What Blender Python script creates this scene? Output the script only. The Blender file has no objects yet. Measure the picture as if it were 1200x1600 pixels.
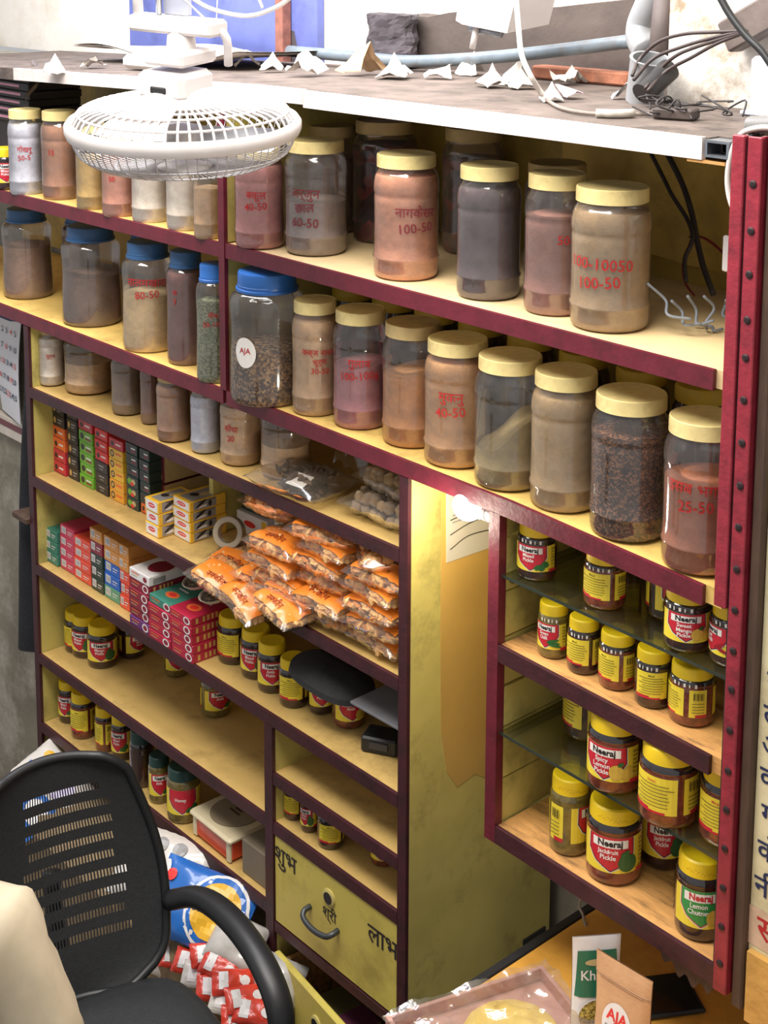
import bpy, math, random
from math import sin, cos, pi, radians
from mathutils import Vector, Matrix, noise as mnoise

random.seed(7)
scene = bpy.context.scene
COL = scene.collection

# ------------------------------------------------------------------ camera
FPX, CYPX = 2284.7, 271.5                    # focal length and optical axis row, in pixels of the 1200x1600 frame
YAW, PITCH, ROLL = 0.843659, 0.152939, 0.003638
CAM = Vector((0.0, -1.8, 2.25))
_fw = Vector((-sin(YAW) * cos(PITCH), cos(YAW) * cos(PITCH), -sin(PITCH)))
_r0 = Vector((cos(YAW), sin(YAW), 0.0))
_u0 = _r0.cross(_fw)
RGT = _r0 * cos(ROLL) + _u0 * sin(ROLL)
UPV = -_r0 * sin(ROLL) + _u0 * cos(ROLL)
cam_data = bpy.data.cameras.new('camera')
cam = bpy.data.objects.new('camera', cam_data)
COL.objects.link(cam)
cam.matrix_world = Matrix(((RGT.x, UPV.x, -_fw.x, CAM.x), (RGT.y, UPV.y, -_fw.y, CAM.y),
                           (RGT.z, UPV.z, -_fw.z, CAM.z), (0, 0, 0, 1)))
cam_data.sensor_width = 36.0
cam_data.sensor_fit = 'AUTO'
cam_data.lens = FPX * 36.0 / 1600.0
cam_data.shift_y = -(800.0 - CYPX) / 1600.0
cam_data.clip_start = 0.05
scene.camera = cam

# ------------------------------------------------------------------ world, lights, exposure
world = bpy.data.worlds.new('world')
scene.world = world
world.use_nodes = True
wbg = world.node_tree.nodes['Background']
wbg.inputs['Color'].default_value = (0.95, 0.95, 0.96, 1)
wbg.inputs['Strength'].default_value = 0.44


def area_light(name, loc, target, size, size_y, power, color):
    ld = bpy.data.lights.new(name, 'AREA')
    ld.shape = 'RECTANGLE'
    ld.size, ld.size_y = size, size_y
    ld.energy = power
    ld.color = color
    lo = bpy.data.objects.new(name, ld)
    COL.objects.link(lo)
    lo.location = loc
    lo.rotation_euler = (Vector(target) - Vector(loc)).to_track_quat('-Z', 'Y').to_euler()
    return lo


# added unseen area lights: a key overhead and one above the top board
area_light('added_overhead_key', (-1.9, -1.0, 3.30), (-2.1, -0.05, 1.2), 2.2, 0.8, 78, (1.0, 0.95, 0.88))
area_light('added_top_board_light', (-2.9, -0.15, 3.0), (-2.9, 0.35, 1.9), 2.4, 0.6, 52, (0.96, 0.95, 1.0))

vs = scene.view_settings
vs.view_transform = 'Standard'
vs.look = 'None'
vs.gamma = 1.0
vs.use_curve_mapping = False
vs.exposure = 0.25
scene.cycles.transparent_max_bounces = 24


# ------------------------------------------------------------------ helpers: pixels to places
def ray(x, y):
    return RGT * ((x - 600.0) / FPX) - UPV * ((y - CYPX) / FPX) + _fw


def at(x, y, X=None, Y=None, Z=None):
    d = ray(x, y)
    if X is not None:
        t = (X - CAM.x) / d.x
    elif Y is not None:
        t = (Y - CAM.y) / d.y
    else:
        t = (Z - CAM.z) / d.z
    return CAM + d * t


def depth(p):
    return (Vector(p) - CAM).dot(_fw)


def face_cam(x, y):
    return math.atan2(CAM.y - y, CAM.x - x) + pi / 2


# ------------------------------------------------------------------ materials
def lin(c):
    out = []
    for v in c:
        v = v / 255.0
        out.append(v / 12.92 if v <= 0.04045 else ((v + 0.055) / 1.055) ** 2.4)
    return tuple(out)


MATS = {}


def mat(name, rgb, rough=0.6, var=0.12, scale=18.0, bump=0.0, bscale=60.0, metal=0.0, coat=0.0, spec=0.5,
        dark=None, dscale=6.0, damt=0.0, emit=0.0, stretch=None, alpha=1.0):
    """procedural surface: base colour broken by noise, optional dirt in patches of its own, optional fine relief"""
    if name in MATS:
        return MATS[name]
    m = bpy.data.materials.new(name)
    m.use_nodes = True
    nt = m.node_tree
    b = nt.nodes['Principled BSDF']
    b.inputs['Roughness'].default_value = rough
    b.inputs['Metallic'].default_value = metal
    b.inputs['Coat Weight'].default_value = coat
    b.inputs['Coat Roughness'].default_value = 0.06
    b.inputs['Specular IOR Level'].default_value = spec
    base = lin(rgb)
    tc = nt.nodes.new('ShaderNodeTexCoord')
    src = tc.outputs['Object']
    if stretch:
        mp = nt.nodes.new('ShaderNodeMapping')
        mp.inputs['Scale'].default_value = stretch
        nt.links.new(src, mp.inputs['Vector'])
        src = mp.outputs['Vector']
    col = None
    if var > 0:
        n = nt.nodes.new('ShaderNodeTexNoise')
        n.inputs['Scale'].default_value = scale
        n.inputs['Detail'].default_value = 5
        nt.links.new(src, n.inputs['Vector'])
        r = nt.nodes.new('ShaderNodeValToRGB')
        r.color_ramp.elements[0].position = 0.3
        r.color_ramp.elements[1].position = 0.7
        r.color_ramp.elements[0].color = tuple(max(0, v * (1 - var)) for v in base) + (1,)
        r.color_ramp.elements[1].color = tuple(min(1, v * (1 + var)) for v in base) + (1,)
        nt.links.new(n.outputs['Fac'], r.inputs['Fac'])
        col = r.outputs['Color']
        if dark is not None:
            n2 = nt.nodes.new('ShaderNodeTexNoise')
            n2.inputs['Scale'].default_value = dscale
            n2.inputs['Detail'].default_value = 8
            n2.inputs['Roughness'].default_value = 0.7
            nt.links.new(src, n2.inputs['Vector'])
            r2 = nt.nodes.new('ShaderNodeValToRGB')
            r2.color_ramp.elements[0].position = 0.5
            r2.color_ramp.elements[1].position = 0.68
            r2.color_ramp.elements[0].color = (0, 0, 0, 1)
            r2.color_ramp.elements[1].color = (damt, damt, damt, 1)
            nt.links.new(n2.outputs['Fac'], r2.inputs['Fac'])
            mx = nt.nodes.new('ShaderNodeMix')
            mx.data_type = 'RGBA'
            nt.links.new(r2.outputs['Color'], mx.inputs[0])
            nt.links.new(col, mx.inputs[6])
            mx.inputs[7].default_value = lin(dark) + (1,)
            col = mx.outputs[2]
        nt.links.new(col, b.inputs['Base Color'])
    else:
        b.inputs['Base Color'].default_value = base + (1,)
    if bump > 0:
        n3 = nt.nodes.new('ShaderNodeTexNoise')
        n3.inputs['Scale'].default_value = bscale
        n3.inputs['Detail'].default_value = 4
        nt.links.new(src, n3.inputs['Vector'])
        bp = nt.nodes.new('ShaderNodeBump')
        bp.inputs['Strength'].default_value = bump
        bp.inputs['Distance'].default_value = 0.01
        nt.links.new(n3.outputs['Fac'], bp.inputs['Height'])
        nt.links.new(bp.outputs['Normal'], b.inputs['Normal'])
    if emit > 0:
        b.inputs['Emission Color'].default_value = base + (1,)
        b.inputs['Emission Strength'].default_value = emit
    MATS[name] = m
    return m


def film(name, tint=(235, 235, 235), haze=0.1, hazecol=(220, 215, 205), rough=0.12, refl=0.55):
    """thin clear plastic: see-through, a little milky, glossy"""
    if name in MATS:
        return MATS[name]
    m = bpy.data.materials.new(name)
    m.use_nodes = True
    nt = m.node_tree
    for n in list(nt.nodes):
        nt.nodes.remove(n)
    out = nt.nodes.new('ShaderNodeOutputMaterial')
    tr = nt.nodes.new('ShaderNodeBsdfTransparent')
    tr.inputs['Color'].default_value = lin(tint) + (1,)
    df = nt.nodes.new('ShaderNodeBsdfDiffuse')
    df.inputs['Color'].default_value = lin(hazecol) + (1,)
    gl = nt.nodes.new('ShaderNodeBsdfGlossy')
    gl.inputs['Roughness'].default_value = rough
    gl.inputs['Color'].default_value = (0.95, 0.95, 0.95, 1)
    tc = nt.nodes.new('ShaderNodeTexCoord')
    nz = nt.nodes.new('ShaderNodeTexNoise')
    nz.inputs['Scale'].default_value = 24
    nz.inputs['Detail'].default_value = 5
    nt.links.new(tc.outputs['Object'], nz.inputs['Vector'])
    mr = nt.nodes.new('ShaderNodeMapRange')
    mr.inputs[1].default_value = 0.3
    mr.inputs[2].default_value = 0.75
    mr.inputs[3].default_value = haze * 0.45
    mr.inputs[4].default_value = haze * 1.6
    nt.links.new(nz.outputs['Fac'], mr.inputs[0])
    m1 = nt.nodes.new('ShaderNodeMixShader')
    nt.links.new(mr.outputs[0], m1.inputs[0])
    nt.links.new(tr.outputs[0], m1.inputs[1])
    nt.links.new(df.outputs[0], m1.inputs[2])
    lw = nt.nodes.new('ShaderNodeLayerWeight')
    lw.inputs['Blend'].default_value = 0.25
    mu = nt.nodes.new('ShaderNodeMath')
    mu.operation = 'MULTIPLY_ADD'
    mu.inputs[1].default_value = refl
    mu.inputs[2].default_value = 0.07
    nt.links.new(lw.outputs['Fresnel'], mu.inputs[0])
    m2 = nt.nodes.new('ShaderNodeMixShader')
    nt.links.new(mu.outputs[0], m2.inputs[0])
    nt.links.new(m1.outputs[0], m2.inputs[1])
    nt.links.new(gl.outputs[0], m2.inputs[2])
    nt.links.new(m2.outputs[0], out.inputs['Surface'])
    MATS[name] = m
    return m


def speckle(name, c1, c2, c3, scale=120.0, rough=0.8):
    """coarse seeds or bark: cells of three colours"""
    if name in MATS:
        return MATS[name]
    m = bpy.data.materials.new(name)
    m.use_nodes = True
    nt = m.node_tree
    b = nt.nodes['Principled BSDF']
    b.inputs['Roughness'].default_value = rough
    tc = nt.nodes.new('ShaderNodeTexCoord')
    v = nt.nodes.new('ShaderNodeTexVoronoi')
    v.inputs['Scale'].default_value = scale
    nt.links.new(tc.outputs['Object'], v.inputs['Vector'])
    sp = nt.nodes.new('ShaderNodeSeparateColor')
    nt.links.new(v.outputs['Color'], sp.inputs[0])
    r = nt.nodes.new('ShaderNodeValToRGB')
    r.color_ramp.elements[0].position = 0.2
    r.color_ramp.elements[0].color = lin(c1) + (1,)
    r.color_ramp.elements[1].position = 0.85
    r.color_ramp.elements[1].color = lin(c3) + (1,)
    e = r.color_ramp.elements.new(0.55)
    e.color = lin(c2) + (1,)
    nt.links.new(sp.outputs[0], r.inputs['Fac'])
    nt.links.new(r.outputs['Color'], b.inputs['Base Color'])
    bp = nt.nodes.new('ShaderNodeBump')
    bp.inputs['Strength'].default_value = 0.7
    bp.inputs['Distance'].default_value = 0.004
    nt.links.new(v.outputs['Distance'], bp.inputs['Height'])
    nt.links.new(bp.outputs['Normal'], b.inputs['Normal'])
    MATS[name] = m
    return m


# ------------------------------------------------------------------ mesh building
class MB:
    def __init__(self):
        self.v, self.f, self.mi, self.mats = [], [], [], []

    def slot(self, m):
        if m not in self.mats:
            self.mats.append(m)
        return self.mats.index(m)

    def add(self, verts, faces, m):
        o = len(self.v)
        k = self.slot(m)
        self.v += [tuple(p) for p in verts]
        for f in faces:
            self.f.append(tuple(i + o for i in f))
            self.mi.append(k)

    def box(self, a, b, m, bev=0.0):
        x0, y0, z0 = a
        x1, y1, z1 = b
        if bev <= 0:
            v = [(x0, y0, z0), (x1, y0, z0), (x1, y1, z0), (x0, y1, z0), (x0, y0, z1), (x1, y0, z1), (x1, y1, z1), (x0, y1, z1)]
            f = [(0, 3, 2, 1), (4, 5, 6, 7), (0, 1, 5, 4), (1, 2, 6, 5), (2, 3, 7, 6), (3, 0, 4, 7)]
            self.add(v, f, m)
            return
        c = bev
        v, f = [], []
        rings = [(z0, c), (z0 + c, 0), (z1 - c, 0), (z1, c)]
        for (z, i) in rings:
            q = c if i == 0 else c
            xa, xb, ya, yb = x0 + i, x1 - i, y0 + i, y1 - i
            k = c if i == 0 else c * 0.4
            v += [(xa + k, ya, z), (xb - k, ya, z), (xb, ya + k, z), (xb, yb - k, z), (xb - k, yb, z), (xa + k, yb, z), (xa, yb - k, z), (xa, ya + k, z)]
        for r in range(3):
            for i in range(8):
                j = (i + 1) % 8
                f.append((r * 8 + i, r * 8 + j, r * 8 + 8 + j, r * 8 + 8 + i))
        f.append(tuple(reversed(range(8))))
        f.append(tuple(range(24, 32)))
        self.add(v, f, m)

    def lathe(self, prof, seg, m, cap0=True, cap1=True, mod=None, cx=0, cy=0):
        v, f = [], []
        n = len(prof)
        for i, (r, z) in enumerate(prof):
            for k in range(seg):
                a = 2 * pi * k / seg
                rr = r if mod is None else mod(r, z, i, k)
                v.append((cx + rr * sin(a), cy - rr * cos(a), z))
        for i in range(n - 1):
            for k in range(seg):
                j = (k + 1) % seg
                f.append((i * seg + k, i * seg + j, (i + 1) * seg + j, (i + 1) * seg + k))
        if cap0:
            f.append(tuple(reversed(range(seg))))
        if cap1:
            f.append(tuple(range((n - 1) * seg, n * seg)))
        self.add(v, f, m)

    def tube(self, pts, r, m, seg=6, closed=False, smooth=0, taper=None):
        pts = [Vector(p) for p in pts]
        if smooth and len(pts) > 2:
            pts = catmull(pts, smooth, closed)
        n = len(pts)
        v, f = [], []
        up = Vector((0, 0, 1))
        prev = None
        for i, p in enumerate(pts):
            if closed:
                t = pts[(i + 1) % n] - pts[i - 1]
            else:
                t = pts[min(i + 1, n - 1)] - pts[max(i - 1, 0)]
            t = t.normalized() if t.length > 1e-9 else Vector((0, 0, 1))
            if prev is None:
                a = t.cross(up)
                if a.length < 1e-3:
                    a = t.cross(Vector((1, 0, 0)))
                a.normalize()
            else:
                a = (prev - t * prev.dot(t))
                if a.length < 1e-6:
                    a = t.cross(up)
                a.normalize()
            prev = a
            b = t.cross(a)
            rr = r if taper is None else taper(i / max(1, n - 1))
            for k in range(seg):
                th = 2 * pi * k / seg
                v.append(p + a * (rr * cos(th)) + b * (rr * sin(th)))
        rng = n if closed else n - 1
        for i in range(rng):
            i2 = (i + 1) % n
            for k in range(seg):
                j = (k + 1) % seg
                f.append((i * seg + k, i * seg + j, i2 * seg + j, i2 * seg + k))
        if not closed:
            f.append(tuple(reversed(range(seg))))
            f.append(tuple(range((n - 1) * seg, n * seg)))
        self.add(v, f, m)

    def grid(self, fn, nu, nv, m, skip=None, thick=0.0, closed_u=False):
        """surface from fn(u,v), u,v in 0..1"""
        v, f = [], []
        for j in range(nv + 1):
            for i in range(nu + 1):
                v.append(fn(i / nu, j / nv))
        for j in range(nv):
            for i in range(nu):
                if skip and skip(i, j):
                    continue
                f.append((j * (nu + 1) + i, j * (nu + 1) + i + 1, (j + 1) * (nu + 1) + i + 1, (j + 1) * (nu + 1) + i))
        self.add(v, f, m)

    def transform(self, M):
        self.v = [tuple(M @ Vector(p)) for p in self.v]

    def mesh(self, name, smooth=False, angle=None):
        me = bpy.data.meshes.new(name)
        me.from_pydata(self.v, [], self.f)
        for m in self.mats:
            me.materials.append(m)
        me.polygons.foreach_set('material_index', self.mi)
        if smooth:
            me.polygons.foreach_set('use_smooth', [True] * len(self.f))
            if angle:
                me.set_sharp_from_angle(angle=radians(angle))
        me.update()
        return me

    def build(self, name, parent=None, smooth=False, angle=None, **kw):
        return link(name, self.mesh(name, smooth, angle), parent, **kw)


def catmull(pts, k, closed=False):
    out = []
    n = len(pts)
    rng = n if closed else n - 1
    for i in range(rng):
        p0 = pts[(i - 1) % n] if (closed or i > 0) else pts[0] * 2 - pts[1]
        p1 = pts[i]
        p2 = pts[(i + 1) % n]
        p3 = pts[(i + 2) % n] if (closed or i + 2 < n) else pts[n - 1] * 2 - pts[n - 2]
        for s in range(k):
            t = s / k
            out.append(0.5 * ((2 * p1) + (p2 - p0) * t + (2 * p0 - 5 * p1 + 4 * p2 - p3) * t * t + (3 * p1 - p0 - 3 * p2 + p3) * t ** 3))
    if not closed:
        out.append(pts[-1])
    return out


def link(name, me, parent=None, loc=None, rz=0.0, rot=None):
    o = bpy.data.objects.new(name, me)
    COL.objects.link(o)
    if parent is not None:
        o.parent = parent
    if loc is not None:
        o.location = loc
    if rot is not None:
        o.rotation_euler = rot
    elif rz:
        o.rotation_euler = (0, 0, rz)
    return o


def tag(o, label, cat, group=None, kind=None):
    o['label'] = label
    o['category'] = cat
    if group:
        o['group'] = group
    if kind:
        o['kind'] = kind
    return o


def thing(name, label, cat, loc=(0, 0, 0), rz=0.0, group=None, rot=None):
    o = link(name, None, None, loc, rz, rot)
    o.empty_display_size = 0.05
    return tag(o, label, cat, group)


def struct(o):
    o['kind'] = 'structure'
    return o


# ------------------------------------------------------------------ lettering and print
_TXT = {}


def text_geo(s, bold=0.0):
    """outlines of a word as flat triangles, cap height about 0.7, centred in x"""
    key = (s, bold)
    if key in _TXT:
        return _TXT[key]
    cu = bpy.data.curves.new('txt', 'FONT')
    cu.body = s
    cu.size = 1.0
    cu.align_x = 'CENTER'
    cu.fill_mode = 'BOTH'
    cu.resolution_u = 2
    cu.offset = bold
    ob = bpy.data.objects.new('txt', cu)
    COL.objects.link(ob)
    dg = bpy.context.evaluated_depsgraph_get()
    ev = ob.evaluated_get(dg)
    me = ev.to_mesh()
    vs_ = [(v.co.x, v.co.y) for v in me.vertices]
    fs_ = [tuple(p.vertices) for p in me.polygons]
    ev.to_mesh_clear()
    bpy.data.objects.remove(ob)
    bpy.data.curves.remove(cu)
    _TXT[key] = (vs_, fs_)
    return _TXT[key]


def slice_poly(poly, step):
    """cut a polygon into upright strips so that it can follow a cylinder"""
    xs = [p[0] for p in poly]
    lo, hi = min(xs), max(xs)
    i0, i1 = int(math.floor(lo / step + 1e-6)), int(math.ceil(hi / step - 1e-6))
    res = []
    for i in range(i0, max(i1, i0 + 1)):
        a, b = i * step, (i + 1) * step
        q = poly
        for (lim, sg) in ((a, 1), (b, -1)):
            o = []
            for k in range(len(q)):
                p, r = q[k], q[(k + 1) % len(q)]
                pi_, ri_ = sg * (p[0] - lim) >= -1e-9, sg * (r[0] - lim) >= -1e-9
                if pi_:
                    o.append(p)
                if pi_ != ri_:
                    t = (lim - p[0]) / (r[0] - p[0])
                    o.append((lim, p[1] + (r[1] - p[1]) * t))
            q = o
            if len(q) < 3:
                break
        if len(q) >= 3:
            res.append(q)
    return res


def ellipse(cx, cy, rx, ry, n=20, rot=0.0):
    return [(cx + rx * cos(2 * pi * k / n) * cos(rot) - ry * sin(2 * pi * k / n) * sin(rot),
             cy + rx * cos(2 * pi * k / n) * sin(rot) + ry * sin(2 * pi * k / n) * cos(rot)) for k in range(n)]


def rect(x0, y0, x1, y1):
    return [(x0, y0), (x1, y0), (x1, y1), (x0, y1)]


def print_cyl(mb, items, R, lift=0.0004):
    """items: (material, polygon) or (material, text, cx, cy, size, bold, shear); x is arc length, y is height"""
    for k, it in enumerate(items):
        rr = R + lift + k * 0.00016
        if isinstance(it[1], str):
            m, s, cx, cy, size = it[:5]
            bold = it[5] if len(it) > 5 else 0.0
            vv, ff = text_geo(s, bold)
            rot = it[6] if len(it) > 6 else 0.0
            pts = [(cx + (p[0] - rot * p[1]) * size, cy + (p[1] + rot * p[0]) * size) for p in vv]
            mb.add([(rr * sin(x / R), -rr * cos(x / R), y) for x, y in pts], ff, m)
        else:
            m, poly = it[:2]
            for q in slice_poly(poly, R * 0.2):
                mb.add([(rr * sin(x / R), -rr * cos(x / R), y) for x, y in q], [tuple(range(len(q)))], m)


def print_flat(mb, items, O, U, V, lift=0.0004):
    """print on a plane with origin O and axes U, V (vectors, in metres)"""
    O, U, V = Vector(O), Vector(U).normalized(), Vector(V).normalized()
    N = U.cross(V)
    for k, it in enumerate(items):
        o = O + N * (lift * (1 + 0.5 * k))
        if isinstance(it[1], str):
            m, s, cx, cy, size = it[:5]
            bold = it[5] if len(it) > 5 else 0.0
            rot = it[6] if len(it) > 6 else 0.0
            vv, ff = text_geo(s, bold)
            c_, s_ = cos(rot), sin(rot)
            mb.add([o + U * (cx + (p[0] * c_ - p[1] * s_) * size) + V * (cy + (p[0] * s_ + p[1] * c_) * size) for p in vv], ff, m)
        else:
            m, poly = it[:2]
            mb.add([o + U * x + V * y for x, y in poly], [tuple(range(len(poly)))], m)


def ordinal(i, n, low='lowest', high='topmost'):
    if n == 1:
        return 'only'
    if i == 0:
        return low
    if i == n - 1:
        return high
    return ['second', 'third', 'fourth', 'fifth', 'sixth', 'seventh', 'eighth'][i - 1] + ' from below'
# ================================================================== THE SETTING
FLOOR = -0.36
M_shelf_a = mat('worn_upper_shelf', (230, 202, 152), 0.5, 0.12, 9, 0.05, 40, dark=(168, 142, 110), dscale=6, damt=0.6)
M_shelf = mat('shelf_yellow_paint', (226, 190, 108), 0.5, 0.14, 9, 0.05, 40, dark=(120, 92, 50), dscale=7, damt=0.55)
M_shelf_low = mat('shelf_ochre_paint', (206, 172, 104), 0.5, 0.14, 9, 0.05, 40, dark=(108, 84, 48), dscale=9, damt=0.5)
M_ply = mat('raw_plywood', (208, 154, 90), 0.6, 0.2, 30, 0.1, 60, dark=(92, 66, 46), dscale=16, damt=0.85, stretch=(0.5, 2, 2))
M_panel = mat('panel_lime_yellow', (198, 184, 104), 0.55, 0.16, 5, 0.06, 30, dark=(104, 94, 56), dscale=6, damt=0.65)
M_backp = mat('back_panel_yellow', (182, 156, 74), 0.6, 0.15, 6, 0.08, 30, dark=(92, 76, 42), dscale=4, damt=0.5)
M_tan = mat('tan_paint_patch', (206, 168, 90), 0.5, 0.1, 6, 0.04, 30)
M_trim = mat('trim_red_paint', (102, 28, 43), 0.45, 0.14, 25, 0.08, 90, dark=(60, 22, 28), dscale=20, damt=0.5)
M_trim_shaded = mat('trim_red_shaded', (64, 26, 33), 0.5, 0.16, 25, 0.1, 90, dark=(34, 20, 22), dscale=18, damt=0.7)  # the red trim again, with the shade on the lower shelves in its colour
M_iron = mat('angle_iron_red', (146, 42, 56), 0.42, 0.16, 40, 0.12, 120, dark=(92, 30, 40), dscale=26, damt=0.6)
M_white_wood = mat('white_painted_board', (222, 210, 204), 0.6, 0.08, 20, 0.1, 60)
M_dusty = mat('dusty_board_top', (104, 92, 84), 0.85, 0.3, 14, 0.2, 80, dark=(54, 46, 42), dscale=12, damt=0.8)
M_plaster = mat('white_plaster', (236, 230, 220), 0.9, 0.06, 6, 0.2, 25, dark=(186, 166, 130), dscale=3.5, damt=0.4)
M_plaster_g = mat('grey_plaster', (132, 126, 112), 0.9, 0.18, 5, 0.35, 22, dark=(196, 190, 180), dscale=4, damt=0.6)
M_cream_wall = mat('cream_wall_paint', (226, 214, 172), 0.75, 0.08, 5, 0.1, 30, dark=(150, 134, 96), dscale=9, damt=0.45)
M_floor = mat('floor_stone', (112, 100, 88), 0.7, 0.25, 7, 0.15, 30)
M_stone = mat('dark_stone', (74, 68, 72), 0.9, 0.35, 14, 0.5, 40)
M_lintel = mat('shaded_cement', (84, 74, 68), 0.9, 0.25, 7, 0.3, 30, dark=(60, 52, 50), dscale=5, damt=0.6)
M_blue = mat('blue_painted_door', (98, 108, 170), 0.6, 0.2, 7, 0.15, 30, dark=(56, 62, 108), dscale=5, damt=0.6)
M_rust = mat('rusty_steel', (132, 84, 70), 0.7, 0.3, 30, 0.2, 90)
M_black = mat('black_plastic', (30, 31, 33), 0.45, 0.15, 30)
M_brownpost = mat('dark_brown_wood', (78, 58, 46), 0.65, 0.25, 20, 0.2, 60, stretch=(3, 3, 0.6))
M_ink_blue = mat('navy_lettering_paint', (36, 44, 82), 0.6, 0.0)
M_ink_red = mat('red_marker', (176, 34, 36), 0.6, 0.0)
M_ink_black = mat('black_marker', (42, 36, 38), 0.6, 0.0)
M_white = mat('white_print', (238, 234, 228), 0.5, 0.0)
M_steel = mat('galvanised_steel', (150, 156, 164), 0.35, 0.15, 30, 0.05, 60, metal=0.8)
M_glass_edge = None


def slab(mb, x0, x1, y0, y1, zl, zr, th, m):
    """board whose top runs from zl at x0 to zr at x1"""
    v = [(x0, y0, zl - th), (x1, y0, zr - th), (x1, y1, zr - th), (x0, y1, zl - th), (x0, y0, zl), (x1, y0, zr), (x1, y1, zr), (x0, y1, zl)]
    f = [(0, 3, 2, 1), (4, 5, 6, 7), (0, 1, 5, 4), (1, 2, 6, 5), (2, 3, 7, 6), (3, 0, 4, 7)]
    mb.add(v, f, m)


def plane_struct(name, a, b, m):
    mb = MB()
    mb.box(a, b, m)
    return struct(mb.build(name))


plane_struct('floor', (-5.2, -3.0, FLOOR - 0.06), (0.8, 0.62, FLOOR), M_floor)
plane_struct('wall_back', (-5.2, 0.46, FLOOR), (0.8, 0.56, 1.90), M_plaster_g)
plane_struct('wall_left', (-4.9, 0.16, FLOOR), (-3.452, 0.20, 1.262), M_plaster_g)
plane_struct('wall_upper', (-5.2, 0.66, 1.90), (-1.2, 0.74, 3.2), M_plaster)
# the white plastered pier that stands on the right of the top board
plane_struct('wall_pier', (-1.668, 0.385, 1.972), (-0.4, 0.655, 3.2), mat('stained_plaster', (232, 224, 212), 0.9, 0.1, 9, 0.4, 30, dark=(124, 100, 66), dscale=9, damt=0.85))

# lettered wall to the right of the iron post
wr = plane_struct('wall_right', (-1.163, 0.0, 0.60), (0.2, 0.05, 2.05), M_cream_wall)
mb = MB()
for ch, py, px in (('।', 1010, 1208), ('न', 1066, 1207), ('ल', 1118, 1204), ('अ', 1166, 1203), ('क', 1216, 1200), ('ग', 1272, 1198), ('के', 1330, 1196), ('नी', 1386, 1192)):
    p = at(px, py, Y=0.0)
    print_flat(mb, [(M_ink_blue, ch, 0, 0, 0.046, 0.012)], (p.x + 0.004, -0.0006, p.z - 0.015), (1, 0, 0), (0, 0, 1))
mb.build('painted_letters', wr)
mb = MB()
p0 = at(1163, 1418, Y=0.0)
p1 = at(1200, 1500, Y=0.0)
print_flat(mb, [(mat('faded_pink_band', (206, 176, 150), 0.8, 0.2, 30), rect(-0.03, -0.035, 0.3, 0.03)), (M_ink_red, 'सम', 0.02, -0.018, 0.055, 0.012)],
           (p0.x + 0.04, -0.0006, at(1190, 1450, Y=0).z), (1, 0, 0), (0, 0, 1))
mb.build('red_painted_band', wr)
mb = MB()
mb.box((-1.158, -0.012, 0.60), (0.1, -0.0005, at(1190, 1490, Y=0).z), mat('peeling_orange_plaster', (196, 150, 76), 0.85, 0.25, 12, 0.4, 30, dark=(110, 78, 40), dscale=10, damt=0.7))
mb.build('dado_patch', wr)
mb = MB()
mb.box((-1.184, -0.012, 0.61), (-1.164, 0.06, 2.0), M_brownpost, 0.003)
struct(mb.build('trim_1'))

# ragged cement lintel in the recess over the top board
pts_top = [(592, 28), (640, 24), (668, 27), (700, 20), (760, 17), (800, 17), (850, 14), (900, 8), (960, 2), (1012, -4)]
mb = MB()
top = [at(x, y, Y=0.60) for x, y in pts_top]
vv, ff = [], []
for q in top:
    vv += [(q.x, 0.60, 1.95), (q.x, 0.60, q.z), (q.x, 0.655, q.z + 0.004), (q.x, 0.655, 1.95)]
for i in range(len(top) - 1):
    a, b = i * 4, i * 4 + 4
    ff += [(a, b, b + 1, a + 1), (a + 1, b + 1, b + 2, a + 2)]
ff += [(0, 1, 2, 3), tuple(len(top) * 4 - 4 + k for k in (3, 2, 1, 0))]
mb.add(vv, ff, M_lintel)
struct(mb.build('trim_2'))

# blue door leaf seen behind the board, with a rusty upright
pl, pr = at(388, 60, Y=0.63), at(494, 60, Y=0.63)
mb = MB()
mb.box((pl.x - 0.62, 0.63, 1.9), (pr.x, 0.66, 3.0), M_blue, 0.004)
d1 = struct(mb.build('door_1'))
pp = at(437, 60, Y=0.60)
mb = MB()
mb.box((pp.x - 0.016, 0.595, 1.9), (pp.x + 0.016, 0.628, 3.0), M_rust, 0.003)
struct(mb.build('trim_3'))
mb = MB()
q = at(453, 72, Y=0.63)
mb.add([(q.x + dx, 0.6295, q.z + dz) for dx, dz in ((-.03, -.05), (.02, -.05), (.035, -.01), (.02, .04), (-.02, .05), (-.035, .01))], [(0, 1, 2, 3, 4, 5)], M_stone)
mb.build('dark_chip', d1)


# ================================================================== TOP BOARD AND UPPER SHELVES
top_board = thing('top_board', 'long white-edged wooden board with dusty top above the big jars', 'board')
mb = MB()
slab(mb, -4.3, -2.42, 0.004, 0.60, 1.914, 1.970, 0.030, M_dusty)
slab(mb, -2.42, -1.298, 0.004, 0.60, 1.970, 1.972, 0.030, M_dusty)
slab(mb, -1.298, -1.24, 0.03, 0.60, 1.972, 1.972, 0.030, M_dusty)
mb.build('plank', top_board)
mb = MB()
slab(mb, -3.46, -2.42, -0.006, 0.004, 1.940, 1.972, 0.030, M_white_wood)
slab(mb, -2.42, -2.26, -0.006, 0.004, 1.972, 1.974, 0.030, M_white_wood)
mb.build('edge_strip', top_board)
mb = MB()
slab(mb, -2.258, -1.302, -0.006, 0.004, 1.972, 1.973, 0.034, M_white_wood)
mb.build('edge_strip', top_board)
mb = MB()   # open end of a square steel tube carrying the board
for (a, b) in (((-1.298, -0.004, 1.944), (-1.256, 0.5, 1.948)), ((-1.298, -0.004, 1.966), (-1.256, 0.5, 1.970)),
               ((-1.298, -0.004, 1.948), (-1.294, 0.5, 1.966)), ((-1.260, -0.004, 1.948), (-1.256, 0.5, 1.966))):
    mb.box(a, b, M_steel)
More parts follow.
